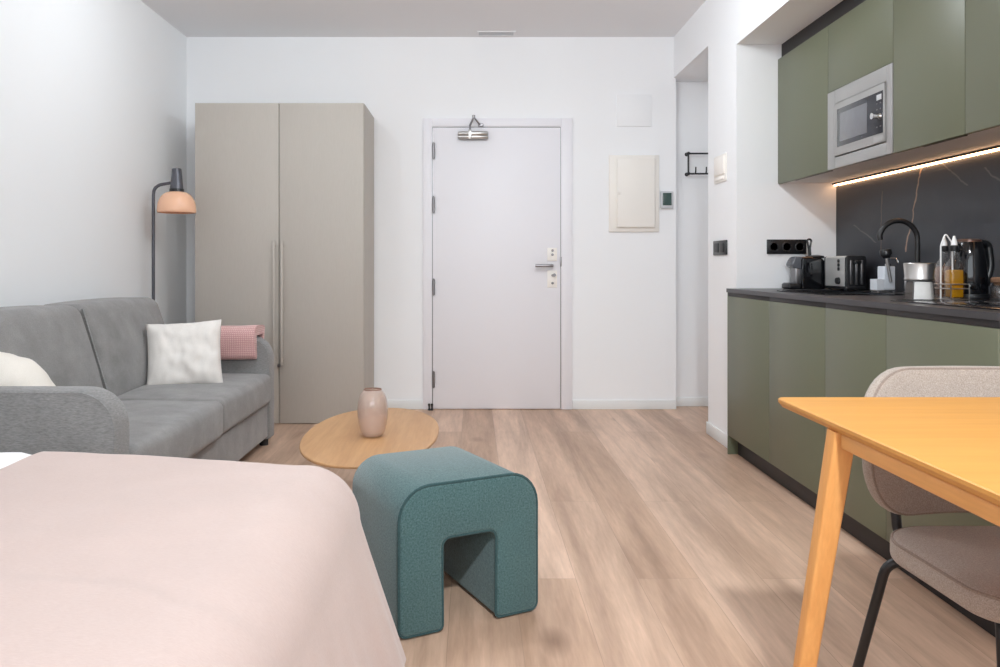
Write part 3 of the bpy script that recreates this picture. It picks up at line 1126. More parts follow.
b = drape(-0.475, 1.975, XL + 0.02, BY0 - 0.02, 0.547, 0.12, 0.30, fl_duvet, 0.004, 60, 24, 16, 3.0, 0.012, 0.03, 0.0, 0.018)
solo('duvet', b, SHEET, 'white duvet on the bed showing at the left edge of the photo', 'duvet', sharp=70)
b = drape(-0.430, 1.978, -1.098, BY0 - 0.03, 0.562, 0.145, 0.60, fl_throw, 0.030, 54, 96, 40, 8.0, 0.006, 0.03, 0.005)
solo('bedspread', b, PINK, 'blush pink linen bedspread draped over the foot of the bed', 'blanket', sharp=70)

# ------------------------------------------------------------------ teal arch stool
t = thing('footstool', 'teal upholstered arch shaped footstool between bed and table', 'footstool', (-0.202, 2.158, 0), math.radians(26.4))
W, D, H = 0.441, 0.44, 0.420
outl = [(0, 0.008), (0.132, 0.008), (0.130, 0.266), (0.304, 0.266), (0.302, 0.008), (W, 0.008), (W, H - 0.004), (0, H - 0.004)]
rad = [0.022, 0.015, 0.026, 0.026, 0.015, 0.022, 0.088, 0.088]
poly = [(x, z + (0.007 * math.sin(PI * x / W) if z > 0.35 else 0)) for x, z in round_poly(outl, rad, 7)]
M = Matrix.Translation((0, D, 0)) @ Matrix.Rotation(PI / 2, 4, 'X')
b = prism(bm_new(), poly, D, M, 0.010, 3)
for v in b.verts:      # softly stuffed: rounded back edge, slightly full faces
    q = max(0.0, (v.co.y - (D - 0.05)) / 0.05)
    k = 1 - 0.02 * q ** 2
    v.co.x = W / 2 + (v.co.x - W / 2) * k
    if v.co.z > 0.30:
        v.co.z = 0.30 + (v.co.z - 0.30) * (1 - 0.06 * q ** 2)
body = part('upholstered_body', b, TEAL, t, local=True, sharp=50)
for y in (0.005,):
    ppts = [(x, y, z) for x, z in poly]
    p = part('piping', tube(bm_new(), ppts, 0.0046, 8, closed=True), TEALP, body, local=True)
for x in (0.066, 0.372):
    for y in (0.06, D - 0.06):
        part('glide', lathe(bm_new(), [(0, 0), (0.016, 0), (0.016, 0.010), (0, 0.010)], (x, y, 0), 12), PAD, t, local=True)

# ------------------------------------------------------------------ oval coffee table and vase
TX, TY, TZ = -0.408, 3.195, 0.36
t = thing('coffee_table', 'low oval oak coffee table in front of the sofa', 'coffee table', (TX, TY, 0))
pol = []
for k in range(96):
    a = 2 * PI * k / 96
    e = 2 / 2.15
    pol.append((0.268 * math.copysign(abs(math.cos(a)) ** e, math.cos(a)), 0.545 * math.copysign(abs(math.sin(a)) ** e, math.sin(a))))
part('tabletop', prism(bm_new(), pol, 0.011, Matrix.Translation((TX, TY, TZ - 0.011)), 0.004, 3), OAK, t)
ped = [(0.062 * math.cos(2 * PI * k / 48), 0.24 * math.sin(2 * PI * k / 48)) for k in range(48)]
part('pedestal', prism(bm_new(), ped, TZ - 0.0205, Matrix.Translation((TX + 0.025, TY + 0.02, 0.009)), 0.004, 2), OAK, t)
part('base_plate', prism(bm_new(), [(x * 1.35, y * 1.1) for x, y in ped], 0.009, Matrix.Translation((TX + 0.025, TY + 0.02, 0)), 0.002, 2), OAK, t)
vz = TZ + 0.001
outer = [(0, 0), (0.030, 0), (0.040, 0.004), (0.048, 0.018), (0.055, 0.045), (0.0600, 0.080), (0.0605, 0.110), (0.057, 0.140), (0.049, 0.164), (0.040, 0.178), (0.036, 0.184)]
inner = [(0.033, 0.184), (0.037, 0.176), (0.046, 0.161), (0.0535, 0.138), (0.057, 0.110), (0.0565, 0.080), (0.0515, 0.046), (0.0445, 0.022), (0.036, 0.010), (0, 0.008)]
t = thing('vase', 'smoky rose glass vase on the oval coffee table', 'vase', (-0.398, 3.115, vz))
part('vase_body', lathe(bm_new(), outer + inner, (-0.398, 3.115, vz), 56), VASE_M, t, sharp=80)
rb = bm_new()
tube(rb, [(-0.398 + 0.0345 * math.cos(2 * PI * k / 36), 3.115 + 0.0345 * math.sin(2 * PI * k / 36), vz + 0.1845) for k in range(36)], 0.0022, 8, closed=True)
part('rim', rb, plain('brown_glass_rim', (130, 98, 84), 0.2), t, 'thin brown glass rim')

# ------------------------------------------------------------------ kitchen base units
KX, KZ = 1.40, 0.911
KS = [4.312, 3.713, 3.122, 2.661, 2.091]
DZ0, DZ1 = 0.105, 0.868
names = ['narrow looking sage green base cabinet at the far end beside the pillar',
         'second sage green base cabinet from the pillar, under the sink',
         'sage green base cabinet with a narrow door, second from the picture edge, behind the chair',
         'sage green base cabinet at the right edge behind the dining table']
names[0] = 'sage green base cabinet at the far end, joined to the white pillar'
for i in range(4):
    y1, y0 = KS[i], KS[i + 1]
    t = thing('base_cabinet', names[i], 'cabinet', (1.69, (y0 + y1) / 2, 0), 0, 'sage green base cabinets')
    b = bm_new()
    XB = XR - 0.002
    zt = KZ - 0.0215
    ya0, ya1 = y0 + 0.0008, y1 - 0.0008
    box(b, KX + 0.022, XB, ya0, ya0 + 0.018, 0.10, zt)
    box(b, KX + 0.022, XB, ya1 - 0.018, ya1, 0.10, zt)
    box(b, KX + 0.022, XB, ya0 + 0.018, ya1 - 0.018, 0.10, 0.118)
    box(b, XB - 0.01, XB, ya0 + 0.018, ya1 - 0.018, 0.118, 0.72)
    box(b, KX + 0.06, KX + 0.12, ya0 + 0.018, ya1 - 0.018, zt - 0.018, zt) if i != 1 else None
    part('body', b, CARC, t)
    part('door', bx(KX, KX + 0.020, y0 + 0.0015, y1 - 0.0015, DZ0, DZ1, 0.0012), GREEN, t)
    b = bm_new()
    box(b, KX + 0.0015, KX + 0.0215, y0 + 0.0008, y1 - 0.0008, DZ1 + 0.0006, zt, 0.001)
    box(b, KX + 0.030, KX + 0.036, y0 + 0.0008, y1 - 0.0008, DZ1 - 0.03, zt)
    part('finger_rail', b, BLACKP, t, 'black finger pull rail above the door')
t = solo('end_panel', bx(KX - 0.012 + 0.012, XR - 0.003, KS[0] + 0.0005, YA - 0.0005, 0.0, 0.889, 0.0005), GREEN_EDGE, 'thin sage green end panel between the base cabinets and the pillar', 'panel')
solo('plinth', bx(KX + 0.055, KX + 0.07, KS[4], KS[0], 0.0, 0.0995, 0.001), BLACKP, 'long black plinth under the green base cabinets', 'plinth')

# worktop with a sink cut-out
b = bm_new()
WX = KX - 0.006
HX0, HX1, HY0, HY1 = 1.50, 1.80, 3.32, 3.82
for a in ((WX, HX0, KS[4], YA - 0.001), (HX1, XR - 0.001, KS[4], YA - 0.001), (HX0, HX1, KS[4], HY0), (HX0, HX1, HY1, YA - 0.001)):
    box(b, a[0], a[1], a[2], a[3], KZ - 0.021, KZ)
bmesh.ops.remove_doubles(b, verts=b.verts, dist=0.0001)
solo('worktop', b, WORKTOP, 'long charcoal grey kitchen worktop over the green cabinets', 'worktop')
t = thing('sink', 'black inset kitchen sink in the worktop below the tap', 'sink', (1.65, 3.57, KZ))
b = bm_new()
for a in ((HX0 - 0.015, HX0 + 0.004, HY0 - 0.015, HY1 + 0.015), (HX1 - 0.004, HX1 + 0.015, HY0 - 0.015, HY1 + 0.015),
          (HX0 + 0.004, HX1 - 0.004, HY0 - 0.015, HY0 + 0.004), (HX0 + 0.004, HX1 - 0.004, HY1 - 0.004, HY1 + 0.015)):
    box(b, *a, KZ + 0.0003, KZ + 0.005)
part('rim', b, BLACKG, t)
b = bm_new()
zb = KZ - 0.17
box(b, HX0 + 0.002, HX1 - 0.002, HY0 + 0.002, HY1 - 0.002, zb, zb + 0.004)
box(b, HX0 + 0.001, HX0 + 0.004, HY0 + 0.001, HY1 - 0.001, zb, KZ)
box(b, HX1 - 0.004, HX1 - 0.001, HY0 + 0.001, HY1 - 0.001, zb, KZ)
box(b, HX0 + 0.004, HX1 - 0.004, HY0 + 0.001, HY0 + 0.004, zb, KZ)
box(b, HX0 + 0.004, HX1 - 0.004, HY1 - 0.004, HY1 - 0.001, zb, KZ)
part('bowl', b, BLACK, t)
part('drain', lathe(bm_new(), [(0.04, 0), (0.04, 0.003), (0.03, 0.004), (0.028, 0.001), (0, 0.001)], (1.65, 3.57, zb + 0.004), 24), STEEL, t)

# tap
FX, FY = 1.93, 3.41
t = thing('kitchen_tap', 'tall matt black swan neck kitchen tap behind the sink', 'tap', (FX, FY, KZ))
part('base', lathe(bm_new(), [(0, 0), (0.026, 0), (0.026, 0.006), (0.020, 0.010), (0.019, 0.06), (0.014, 0.066), (0, 0.066)], (FX, FY, KZ + 0.0005), 24), BLACKM, t)
b = bm_new()
r_ = 0.083
ztop = 1.232
pts = [(FX, FY, KZ + 0.06), (FX, FY, ztop - r_)] + [tuple(p) for p in arc((FX - r_, FY, ztop - r_), r_, 0, PI * 0.94, 22)][1:]
pts.append((pts[-1][0] + 0.004, FY, pts[-1][2] - 0.016))
tube(b, pts, 0.0115, 14)
part('spout', b, BLACKM, t)
b = bm_new()
tube(b, [(FX, FY - 0.018, KZ + 0.04), (FX, FY - 0.04, KZ + 0.04), (FX, FY - 0.085, KZ + 0.062)], [0.009, 0.009, 0.006], 10)
part('lever', b, BLACKM, t)

# hob
t = thing('induction_hob', 'glossy black glass induction hob set into the worktop', 'hob', (1.70, 2.5, KZ))
part('glass_plate', bx(1.475, 1.93, 2.20, 2.775, KZ + 0.0003, KZ + 0.005, 0.0015), BLACKG, t)
for (x, y, r) in ((1.60, 2.62, 0.075), (1.80, 2.60, 0.09), (1.62, 2.36, 0.09)):
    rb = bm_new()
    lathe(rb, [(r, 0), (r, 0.0004), (r - 0.002, 0.0004), (r - 0.002, 0)], (x, y, KZ + 0.0051), 48)
    part('cooking_zone', rb, STEELD, t, 'thin grey cooking zone ring')

# splashback
tag(finish('splashback', bx(XR - 0.012, XR - 0.0005, KS[4], YA - 0.0005, KZ + 0.0005, 1.484), MARBLE), 'black marble splashback with a thin pale vein behind the worktop', 'splashback')

# ------------------------------------------------------------------ kitchen upper units
UX, UZ0, UZ1 = 1.676, 1.485, 2.169
US = [4.317, 3.706, 3.132, 2.674, 2.091]
un = ['sage green wall cabinet at the far end next to the alcove wall',
      'sage green wall cabinet with the built-in microwave below its short door',
      'sage green wall cabinet directly right of the microwave',
      'sage green wall cabinet at the right edge of the photo, second right of the microwave']
for i in range(4):
    y1, y0 = US[i], US[i + 1]
    t = thing('wall_cabinet', un[i], 'cabinet', (1.84, (y0 + y1) / 2, UZ0), 0, 'sage green wall cabinets')
    b = bm_new()
    XB = XR - 0.013
    ya0, ya1 = y0 + 0.0008, y1 - 0.0008
    z0 = UZ0 + 0.004
    box(b, UX + 0.021, XB, ya0, ya0 + 0.016, z0, UZ1)
    box(b, UX + 0.021, XB, ya1 - 0.016, ya1, z0, UZ1)
    box(b, UX + 0.021, XB, ya0 + 0.016, ya1 - 0.016, UZ1 - 0.016, UZ1)
    box(b, UX + 0.021, XB, ya0 + 0.016, ya1 - 0.016, z0, z0 + 0.016)
    box(b, XB - 0.008, XB, ya0 + 0.016, ya1 - 0.016, z0 + 0.016, UZ1 - 0.016)
    if i == 1:
        box(b, UX + 0.021, XB - 0.008, ya0 + 0.016, ya1 - 0.016, 1.850, 1.866)
    part('body', b, CARC, t)
    zd = 1.850 if i == 1 else UZ0
    part('door', bx(UX, UX + 0.020, y0 + 0.0015, y1 - 0.0015, zd, UZ1, 0.0012), GREEN, t)
    if i != 1:
        b = bm_new()
        g0, g1 = ((y0 + 0.02, y1 - 0.17) if i == 0 else (y0 + 0.04, y1 - 0.16))
        box(b, UX + 0.0205, UX + 0.034, g0, g1, UZ0 + 0.0005, UZ0 + 0.0035)
        part('finger_pull', b, BLACK, t, 'black finger pull under the door')
# built-in microwave
t = thing('microwave', 'built-in grey steel microwave with a dark glass door between green cabinets', 'microwave', (1.82, 3.42, UZ0))
MY0, MY1, MZ0, MZ1 = 3.134, 3.704, UZ0 + 0.001, 1.847
b = bm_new()
iy0, iy1, iz0, iz1 = 3.182, 3.624, 1.540, 1.780
box(b, UX - 0.003, UX + 0.018, MY0, iy0 - 0.004, MZ0, MZ1, 0.001)
box(b, UX - 0.003, UX + 0.018, iy1 + 0.004, MY1, MZ0, MZ1, 0.001)
box(b, UX - 0.003, UX + 0.018, iy0 - 0.004, iy1 + 0.004, MZ0, iz0 - 0.004, 0.001)
box(b, UX - 0.003, UX + 0.018, iy0 - 0.004, iy1 + 0.004, iz1 + 0.004, MZ1, 0.001)
part('trim_frame', b, STEELP, t)
part('oven_body', bx(UX + 0.012, UX + 0.28, iy0 - 0.0035, iy1 + 0.0035, iz0 - 0.0035, iz1 + 0.0035), BLACKG, t)
d = part('door', bx(UX - 0.010, UX + 0.012, iy0, iy1, iz0, iz1, 0.002), STEELP, t)
part('glass_front', bx(UX - 0.012, UX - 0.009, 3.190, 3.590, 1.578, 1.750, 0.0008), DGLASS, d, 'dark glass front')
part('window', bx(UX - 0.0132, UX - 0.0115, 3.315, 3.560, 1.598, 1.726, 0.0005), WGLASS, d, 'grey see-through oven window')
part('display', bx(UX - 0.0135, UX - 0.0115, 3.198, 3.235, 1.716, 1.738, 0.0004), GREYP, t)
b = bm_new()
lathe(b, [(0, 0), (0.015, 0), (0.013, 0.006), (0.010, 0.016), (0.013, 0.030), (0.013, 0.034), (0, 0.036)], (UX - 0.0118, 3.212, 1.648), 20, Matrix.Rotation(-PI / 2, 4, 'Y'))
part('knob', b, CHROME, t, 'chrome dial knob')
for k in range(5):
    for yy in (3.200, 3.228):
        if abs(1.7025 - k * 0.024 - 1.648) < 0.018:
            continue
        part('button', bx(UX - 0.0135, UX - 0.0115, yy, yy + 0.010, 1.700 - k * 0.024, 1.705 - k * 0.024, 0.0004), PIPING, t)
part('door_release', bx(UX - 0.0125, UX - 0.0095, 3.186, 3.262, 1.544, 1.570, 0.001), STEELP, t)
# filler above the wall cabinets
solo('filler_strip', bx(UX + 0.022, UX + 0.038, US[4], YA - 0.001, UZ1 + 0.0005, 2.2535), BLACKP, 'dark filler strip between the wall cabinets and the soffit', 'panel')
# LED strip
t = thing('led_strip', 'glowing warm LED strip under the wall cabinets', 'light strip', (1.965, 3.2, 1.49))
part('channel', bx(1.976, 1.996, US[4] + 0.01, YA - 0.002, 1.4800, 1.4888, 0.001), BLACKM, t)
part('diffuser', bx(1.980, 1.993, US[4] + 0.012, YA - 0.012, 1.4725, 1.4803, 0.001), LED, t, 'glowing warm white diffuser')

# ------------------------------------------------------------------ things on the worktop
ZT = KZ + 0.0006
# capsule coffee machine
t = thing('coffee_machine', 'small black capsule coffee machine left of the toaster', 'coffee machine', (1.77, 4.2, ZT))
cy0, cy1 = 4.16, 4.275
b = bm_new()
cp = round_poly([(1.745, 0), (1.868, 0), (1.868, 0.165), (1.745, 0.168)], [0.006, 0.01, 0.03, 0.015], 6)
prism(b, cp, cy1 - cy0, Matrix.Translation((0, cy1, ZT)) @ Matrix.Rotation(PI / 2, 4, 'X'), 0.010, 3)
part('body', b, BLACKG, t)
b = bm_new()
hp = round_poly([(1.690, 0.118), (1.76, 0.100), (1.78, 0.172), (1.715, 0.174)], [0.02, 0.006, 0.006, 0.03], 6)
prism(b, hp, 0.085, Matrix.Translation((0, cy1 - 0.015, ZT)) @ Matrix.Rotation(PI / 2, 4, 'X'), 0.010, 3)
part('brew_head', b, plain('grey_translucent_plastic', (92, 94, 100), 0.2), t, 'rounded grey brew head')
b = bm_new()
box(b, 1.718, 1.748, cy0 + 0.02, cy1 - 0.02, ZT + 0.02, ZT + 0.125, 0.004)
part('front_column', b, STEELD, t)
b = bm_new()
box(b, 1.676, 1.745, cy0 + 0.008, cy1 - 0.008, ZT, ZT + 0.030, 0.008, 3)
dt = part('drip_tray', b, BLACK, t)
b = bm_new()
for k in range(6):
    yy = cy0 + 0.022 + k * 0.014
    box(b, 1.684, 1.735, yy, yy + 0.006, ZT + 0.030, ZT + 0.033)
part('grille', b, STEELD, dt)
b = bm_new()
lever = [(1.80, 4.20, ZT + 0.165), (1.795, 4.20, ZT + 0.22)] + [tuple(p) for p in arc((1.799, 4.20, ZT + 0.255), 0.011, PI * 1.2, -PI * 0.2, 12)] + [(1.803, 4.20, ZT + 0.22), (1.806, 4.20, ZT + 0.165)]
tube(b, lever, 0.0055, 8)
part('lever', b, BLACK, t, 'upright black loop lever')
b = bm_new()
lathe(b, [(0, 0), (0.045, 0), (0.05, 0.006), (0.045, 0.013), (0.02, 0.018), (0, 0.018)], (1.835, 4.215, ZT + 0.164), 24)
part('water_tank_lid', b, BLACK, t)
b = bm_new()
box(b, 1.752, 1.80, cy0 - 0.002, cy0 + 0.05, ZT + 0.166, ZT + 0.172, 0.002)  # brown reflection on the machine, modelled as a thin coloured strip
part('reflection_strip', b, CORK, t, 'brown reflection painted as a strip')

# toaster
t = thing('toaster', 'long slot steel and black toaster on the worktop', 'toaster', (1.907, 4.04, ZT))
x0, x1, y0, y1 = 1.857, 1.957, 3.905, 4.150
b = bm_new()
box(b, x0 + 0.002, x1 - 0.002, y0 - 0.004, y1 + 0.004, ZT + 0.006, ZT + 0.022, 0.003)
for yy in (y0 + 0.03, y1 - 0.03):
    for xx in (x0 + 0.015, x1 - 0.015):
        lathe(b, [(0, 0), (0.008, 0), (0.008, 0.008), (0, 0.008)], (xx, yy, ZT), 10)
part('base', b, BLACK, t)
b = bm_new()
tp = round_poly([(x0, 0.02), (x1, 0.02), (x1, 0.174), (x0, 0.174)], [0.003, 0.003, 0.014, 0.014], 6)
prism(b, tp, y1 - y0 - 0.03, Matrix.Translation((0, y1 - 0.012, ZT)) @ Matrix.Rotation(PI / 2, 4, 'X'))
tb = part('shell', b, plain('toaster_steel', (214, 213, 211), 0.33, metal=0.55, var=0.03), t, 'brushed steel shell')
for yy in (y0, y1 - 0.013):
    b = prism(bm_new(), tp, 0.018, Matrix.Translation((0, yy + 0.016, ZT)) @ Matrix.Rotation(PI / 2, 4, 'X'), 0.004, 2)
    part('end_cap', b, BLACK, t, 'black end cap')
b = bm_new()
for xx in (1.880, 1.907, 1.934):
    box(b, xx - 0.006, xx + 0.006, y0 - 0.005, y0 + 0.003, ZT + 0.03, ZT + 0.152, 0.002)
part('trim_bars', b, STEELD, t)
b = bm_new()
box(b, 1.890, 1.924, y0 - 0.022, y0 - 0.002, ZT + 0.135, ZT + 0.150, 0.004)
part('push_lever', b, BLACK, t)
part('slot', bx(1.892, 1.922, y0 + 0.03, y1 - 0.03, ZT + 0.168, ZT + 0.1747), BLACK, t)
yb_ = 3.985
for z in (0.148, 0.128, 0.108):
    b = bm_new()
    lathe(b, [(0, 0), (0.0095, 0), (0.0095, 0.005), (0.007, 0.006), (0, 0.006)], (x0 + 0.0005, yb_, ZT + z), 14, Matrix.Rotation(-PI / 2, 4, 'Y'))
    part('button', b, BLACK, t)
b = bm_new()
lathe(b, [(0, 0), (0.018, 0), (0.016, 0.014), (0, 0.015)], (x0 + 0.0005, yb_, ZT + 0.048), 20, Matrix.Rotation(-PI / 2, 4, 'Y'))
part('dial', b, BLACK, t)

# washing up caddy with brush
cx, cy = 1.925, 3.67
t = thing('sink_caddy', 'white soap dispenser and sponge caddy behind the sink', 'soap dispenser', (cx, cy, ZT))
part('tray', box(bm_new(), 1.872, 1.960, 3.635, 3.705, ZT + 0.006, ZT + 0.011, 0.002), STEELD, t)
for xx in (1.880, 1.952):
    for yy in (3.643, 3.697):
        part('foot', lathe(bm_new(), [(0, 0), (0.004, 0), (0.004, 0.007), (0, 0.007)], (xx, yy, ZT), 8), STEELD, t)
part('bottle', box(bm_new(), 1.906, 1.958, 3.638, 3.702, ZT + 0.0115, ZT + 0.122, 0.005, 3), CERAM, t)
b = bm_new()
for a in ((1.873, 1.877, 3.638, 3.702), (1.901, 1.905, 3.638, 3.702), (1.877, 1.901, 3.638, 3.642), (1.877, 1.901, 3.698, 3.702)):
    box(b, *a, ZT + 0.0115, ZT + 0.062)
box(b, 1.877, 1.901, 3.642, 3.698, ZT + 0.0115, ZT + 0.02)
part('sponge_holder', b, CERAM, t)
b = bm_new()
lathe(b, [(0, 0), (0.013, 0), (0.013, 0.012), (0.006, 0.014), (0.006, 0.035), (0.010, 0.037), (0.010, 0.044), (0, 0.045)], (1.942, 3.675, ZT + 0.121), 18)
tube(b, smooth_path([(1.942, 3.675, ZT + 0.160), (1.975, 3.66, ZT + 0.158), (1.980, 3.655, ZT + 0.140)], 0.01), 0.005, 8)
part('pump', b, CHROME, t)
b = bm_new()
t = thing('dish_brush', 'dish brush with a steel handle and black head standing in the white caddy', 'brush', (1.925, 3.62, ZT + 0.012))
tube(b, [(1.931, 3.628, ZT + 0.05), (1.911, 3.628, ZT + 0.163)], 0.007, 10)
part('handle', b, STEEL, t)
b = bm_new()
lathe(b, [(0, -0.002), (0.017, 0), (0.019, 0.008), (0.025, 0.014), (0.026, 0.034), (0.022, 0.040), (0, 0.041)], (1.911, 3.628, ZT + 0.160), 22, Matrix.Rotation(-0.15, 4, 'Y'))
part('head', b, BLACK, t)

# sugar and coffee jar with steel top
jx, jy = 1.597, 2.81
t = thing('condiment_jar', 'glass jar with white sugar and a tall steel lid on the worktop', 'jar', (jx, jy, ZT))
b = bm_new()
lathe(b, [(0, 0), (0.053, 0), (0.054, 0.004), (0.046, 0.072), (0.044, 0.072), (0.051, 0.005), (0, 0.004)], (jx, jy, ZT), 10)
part('glass_base', b, GLASS, t, sharp=20)
n_ = 14
b = bm_new()
pl = [(0.048 * math.cos(a), 0.048 * math.sin(a)) for a in [math.radians(-115 + 215 * k / n_) for k in range(n_ + 1)]]


def wedge(b, a0, a1):
    angs = [math.radians(a0 + (a1 - a0) * k / n_) for k in range(n_ + 1)]
    lo = [b.verts.new((jx + 0.0475 * math.cos(a), jy + 0.0475 * math.sin(a), ZT + 0.006)) for a in angs]
    hi = [b.verts.new((jx + 0.0410 * math.cos(a), jy + 0.0410 * math.sin(a), ZT + 0.067)) for a in angs]
    c0, c1 = b.verts.new((jx, jy, ZT + 0.006)), b.verts.new((jx, jy, ZT + 0.067))
    for k in range(n_):
        b.faces.new((lo[k], lo[k + 1], hi[k + 1], hi[k]))
        b.faces.new((c0, lo[k + 1], lo[k]))
        b.faces.new((c1, hi[k], hi[k + 1]))
    b.faces.new((c0, lo[0], hi[0], c1))
    b.faces.new((c0, c1, hi[-1], lo[-1]))
    bmesh.ops.recalc_face_normals(b, faces=b.faces)
    return b


part('sugar', wedge(bm_new(), -140, 22), SUGAR, t, 'white sugar filling')
part('coffee', wedge(bm_new(), 26, 216), COFFEE, t, 'dark filling')
b = bm_new()
lathe(b, [(0.045, 0.070), (0.0475, 0.073), (0.0485, 0.078), (0.0465, 0.084), (0.050, 0.132), (0.048, 0.1345), (0.044, 0.132), (0, 0.130)], (jx, jy, ZT), 40)
lid = part('steel_lid', b, STEEL, t, 'brushed steel lid')
b = bm_new()
lathe(b, [(0, 0), (0.008, 0), (0.014, 0.024), (0.012, 0.025), (0.006, 0.004), (0, 0.004)], (jx + 0.046, jy, ZT + 0.107), 14)
part('spout', b, STEEL, lid)

# oil and vinegar set in its wire stand
t = thing('cruet_stand', 'white wire stand with looped handle holding the oil and vinegar bottles', 'stand', (1.752, 2.865, ZT))
sx0, sx1, sy0, sy1 = 1.718, 1.784, 2.822, 2.958
b = bm_new()
for z in (0.003, 0.042, 0.058):
    tube(b, smooth_path([(sx0, sy0, ZT + z), (sx1, sy0, ZT + z), (sx1, sy1, ZT + z), (sx0, sy1, ZT + z)], 0.01), 0.0018, 6, closed=True)
for xx, yy in ((sx0, sy0), (sx1, sy0), (sx1, sy1), (sx0, sy1)):
    tube(b, [(xx, yy, ZT + 0.0015), (xx, yy, ZT + 0.060)], 0.002, 6)
for xx in (1.733, 1.752, 1.771):
    tube(b, [(xx, sy0, ZT + 0.003), (xx, sy1, ZT + 0.003)], 0.0015, 6)
part('basket', b, STEEL, t)
b = bm_new()
hy = 2.890
tube(b, smooth_path([(1.722, hy, ZT + 0.003), (1.722, hy, ZT + 0.200), (1.737, hy, ZT + 0.238), (1.744, hy, ZT + 0.238), (1.764, hy, ZT + 0.208), (1.766, hy, ZT + 0.003)], 0.010), 0.0027, 8)
part('handle', b, WPLAST, t, 'white looped carrying handle')


def bottle(name, x, y, label, liquid, lvl, lname):
    t = thing(name, label, 'bottle', (x, y, ZT + 0.005), 0, 'oil and vinegar bottles')
    s = 0.0255
    z = ZT + 0.0052
    b = bm_new()
    prof = [(s * 0.9, 0), (s, 0.004), (s, 0.108), (s * 0.9, 0.122), (0.014, 0.146), (0.0125, 0.150), (0.0125, 0.180)]
    n = 24

    def ring(r, zz, sq):
        out = []
        for k in range(n):
            a = 2 * PI * k / n + PI / 4
            ca, sa = math.cos(a), math.sin(a)
            e = 2 / (2 + 5 * sq)
            out.append(b.verts.new((x + r * math.copysign(abs(ca) ** e, ca), y + r * math.copysign(abs(sa) ** e, sa), z + zz)))
        return out
    rs = [ring(r, zz, 1 if zz < 0.125 else 0) for r, zz in prof]
    for A, B in zip(rs, rs[1:]):
        for k in range(n):
            b.faces.new((A[k], A[(k + 1) % n], B[(k + 1) % n], B[k]))
    b.faces.new(rs[0])
    b.faces.new(rs[-1])
    bmesh.ops.recalc_face_normals(b, faces=b.faces)
    part('glass_body', b, GLASS, t)
    part(lname, box(bm_new(), x - s + 0.003, x + s - 0.003, y - s + 0.003, y + s - 0.003, z + 0.004, z + lvl, 0.006, 3), liquid, t, lname + ' inside the bottle')
    cp_ = part('stopper', lathe(bm_new(), [(0.0135, 0.172), (0.0145, 0.174), (0.0145, 0.192), (0.010, 0.194), (0, 0.194)], (x, y, z), 18), BLACK, t, 'black stopper')
    part('pourer', lathe(bm_new(), [(0, 0.193), (0.011, 0.194), (0.010, 0.204), (0.005, 0.222), (0.0035, 0.228), (0, 0.228)], (x, y, z), 16), WPLAST, t, 'white pouring spout')


bottle('oil_bottle', 1.748, 2.852, 'square glass bottle of golden oil in the wire stand', OIL, 0.105, 'oil')
bottle('vinegar_bottle', 1.757, 2.928, 'square glass bottle of brown vinegar behind the golden oil bottle', VINEGAR, 0.118, 'vinegar')

# kettle
kx, ky = 1.872, 2.965
t = thing('kettle', 'glossy black electric kettle behind the oil bottles', 'kettle', (kx, ky, ZT))
b = bm_new()
lathe(b, [(0, 0), (0.066, 0), (0.068, 0.006), (0.066, 0.018), (0, 0.018)], (kx, ky, ZT), 36)
part('power_base', b, BLACK, t)
b = bm_new()
lathe(b, [(0, 0.019), (0.062, 0.019), (0.064, 0.024), (0.062, 0.09), (0.056, 0.16), (0.048, 0.205), (0.044, 0.214), (0, 0.216)], (kx, ky, ZT), 40)
kb = part('body', b, BLACKG, t)
part('lid', lathe(bm_new(), [(0.043, 0.214), (0.042, 0.222), (0.03, 0.226), (0, 0.227)], (kx, ky, ZT), 32), plain('bronze_lid', (96, 72, 62), 0.3, metal=0.4), t, 'brownish lid')
b = bm_new()
tube(b, [(kx - 0.04, ky - 0.01, ZT + 0.185), (kx - 0.062, ky - 0.015, ZT + 0.207)], [0.018, 0.010], 12)
part('spout', b, BLACKG, kb)
b = bm_new()
tube(b, smooth_path([(kx + 0.035, ky - 0.01, ZT + 0.212), (kx + 0.070, ky - 0.005, ZT + 0.206), (kx + 0.078, ky - 0.01, ZT + 0.12), (kx + 0.052, ky - 0.015, ZT + 0.05)], 0.03), [0.014] * 16, 10)
part('handle', b, BLACK, t)

# small glass jar with stopper at the picture edge
gx, gy = 1.928, 2.878
t = thing('spice_jar', 'small glass jar with a brown stopper at the right edge of the worktop', 'jar', (gx, gy, ZT))
part('glass_body', lathe(bm_new(), [(0, 0), (0.026, 0), (0.028, 0.004), (0.028, 0.045), (0.020, 0.056), (0.018, 0.060), (0.016, 0.060), (0.016, 0.054), (0.025, 0.044), (0.025, 0.005), (0, 0.004)], (gx, gy, ZT), 28), GLASS, t)
part('stopper', lathe(bm_new(), [(0, 0.052), (0.0155, 0.052), (0.017, 0.061), (0.026, 0.064), (0.027, 0.076), (0.022, 0.082), (0, 0.083)], (gx, gy, ZT), 24), CORK, t, 'brown stopper')
part('filling', lathe(bm_new(), [(0, 0.005), (0.0245, 0.0055), (0.0245, 0.030), (0, 0.032)], (gx, gy, ZT), 24), COFFEE, t)

# ------------------------------------------------------------------ dining table
TX0, TX1, TY0, TY1, TH = 0.660, 1.62, 0.36, 1.713, 0.750
t = thing('dining_table', 'orange beech dining table with splayed legs at the right edge', 'table', (1.23, 1.3, 0))
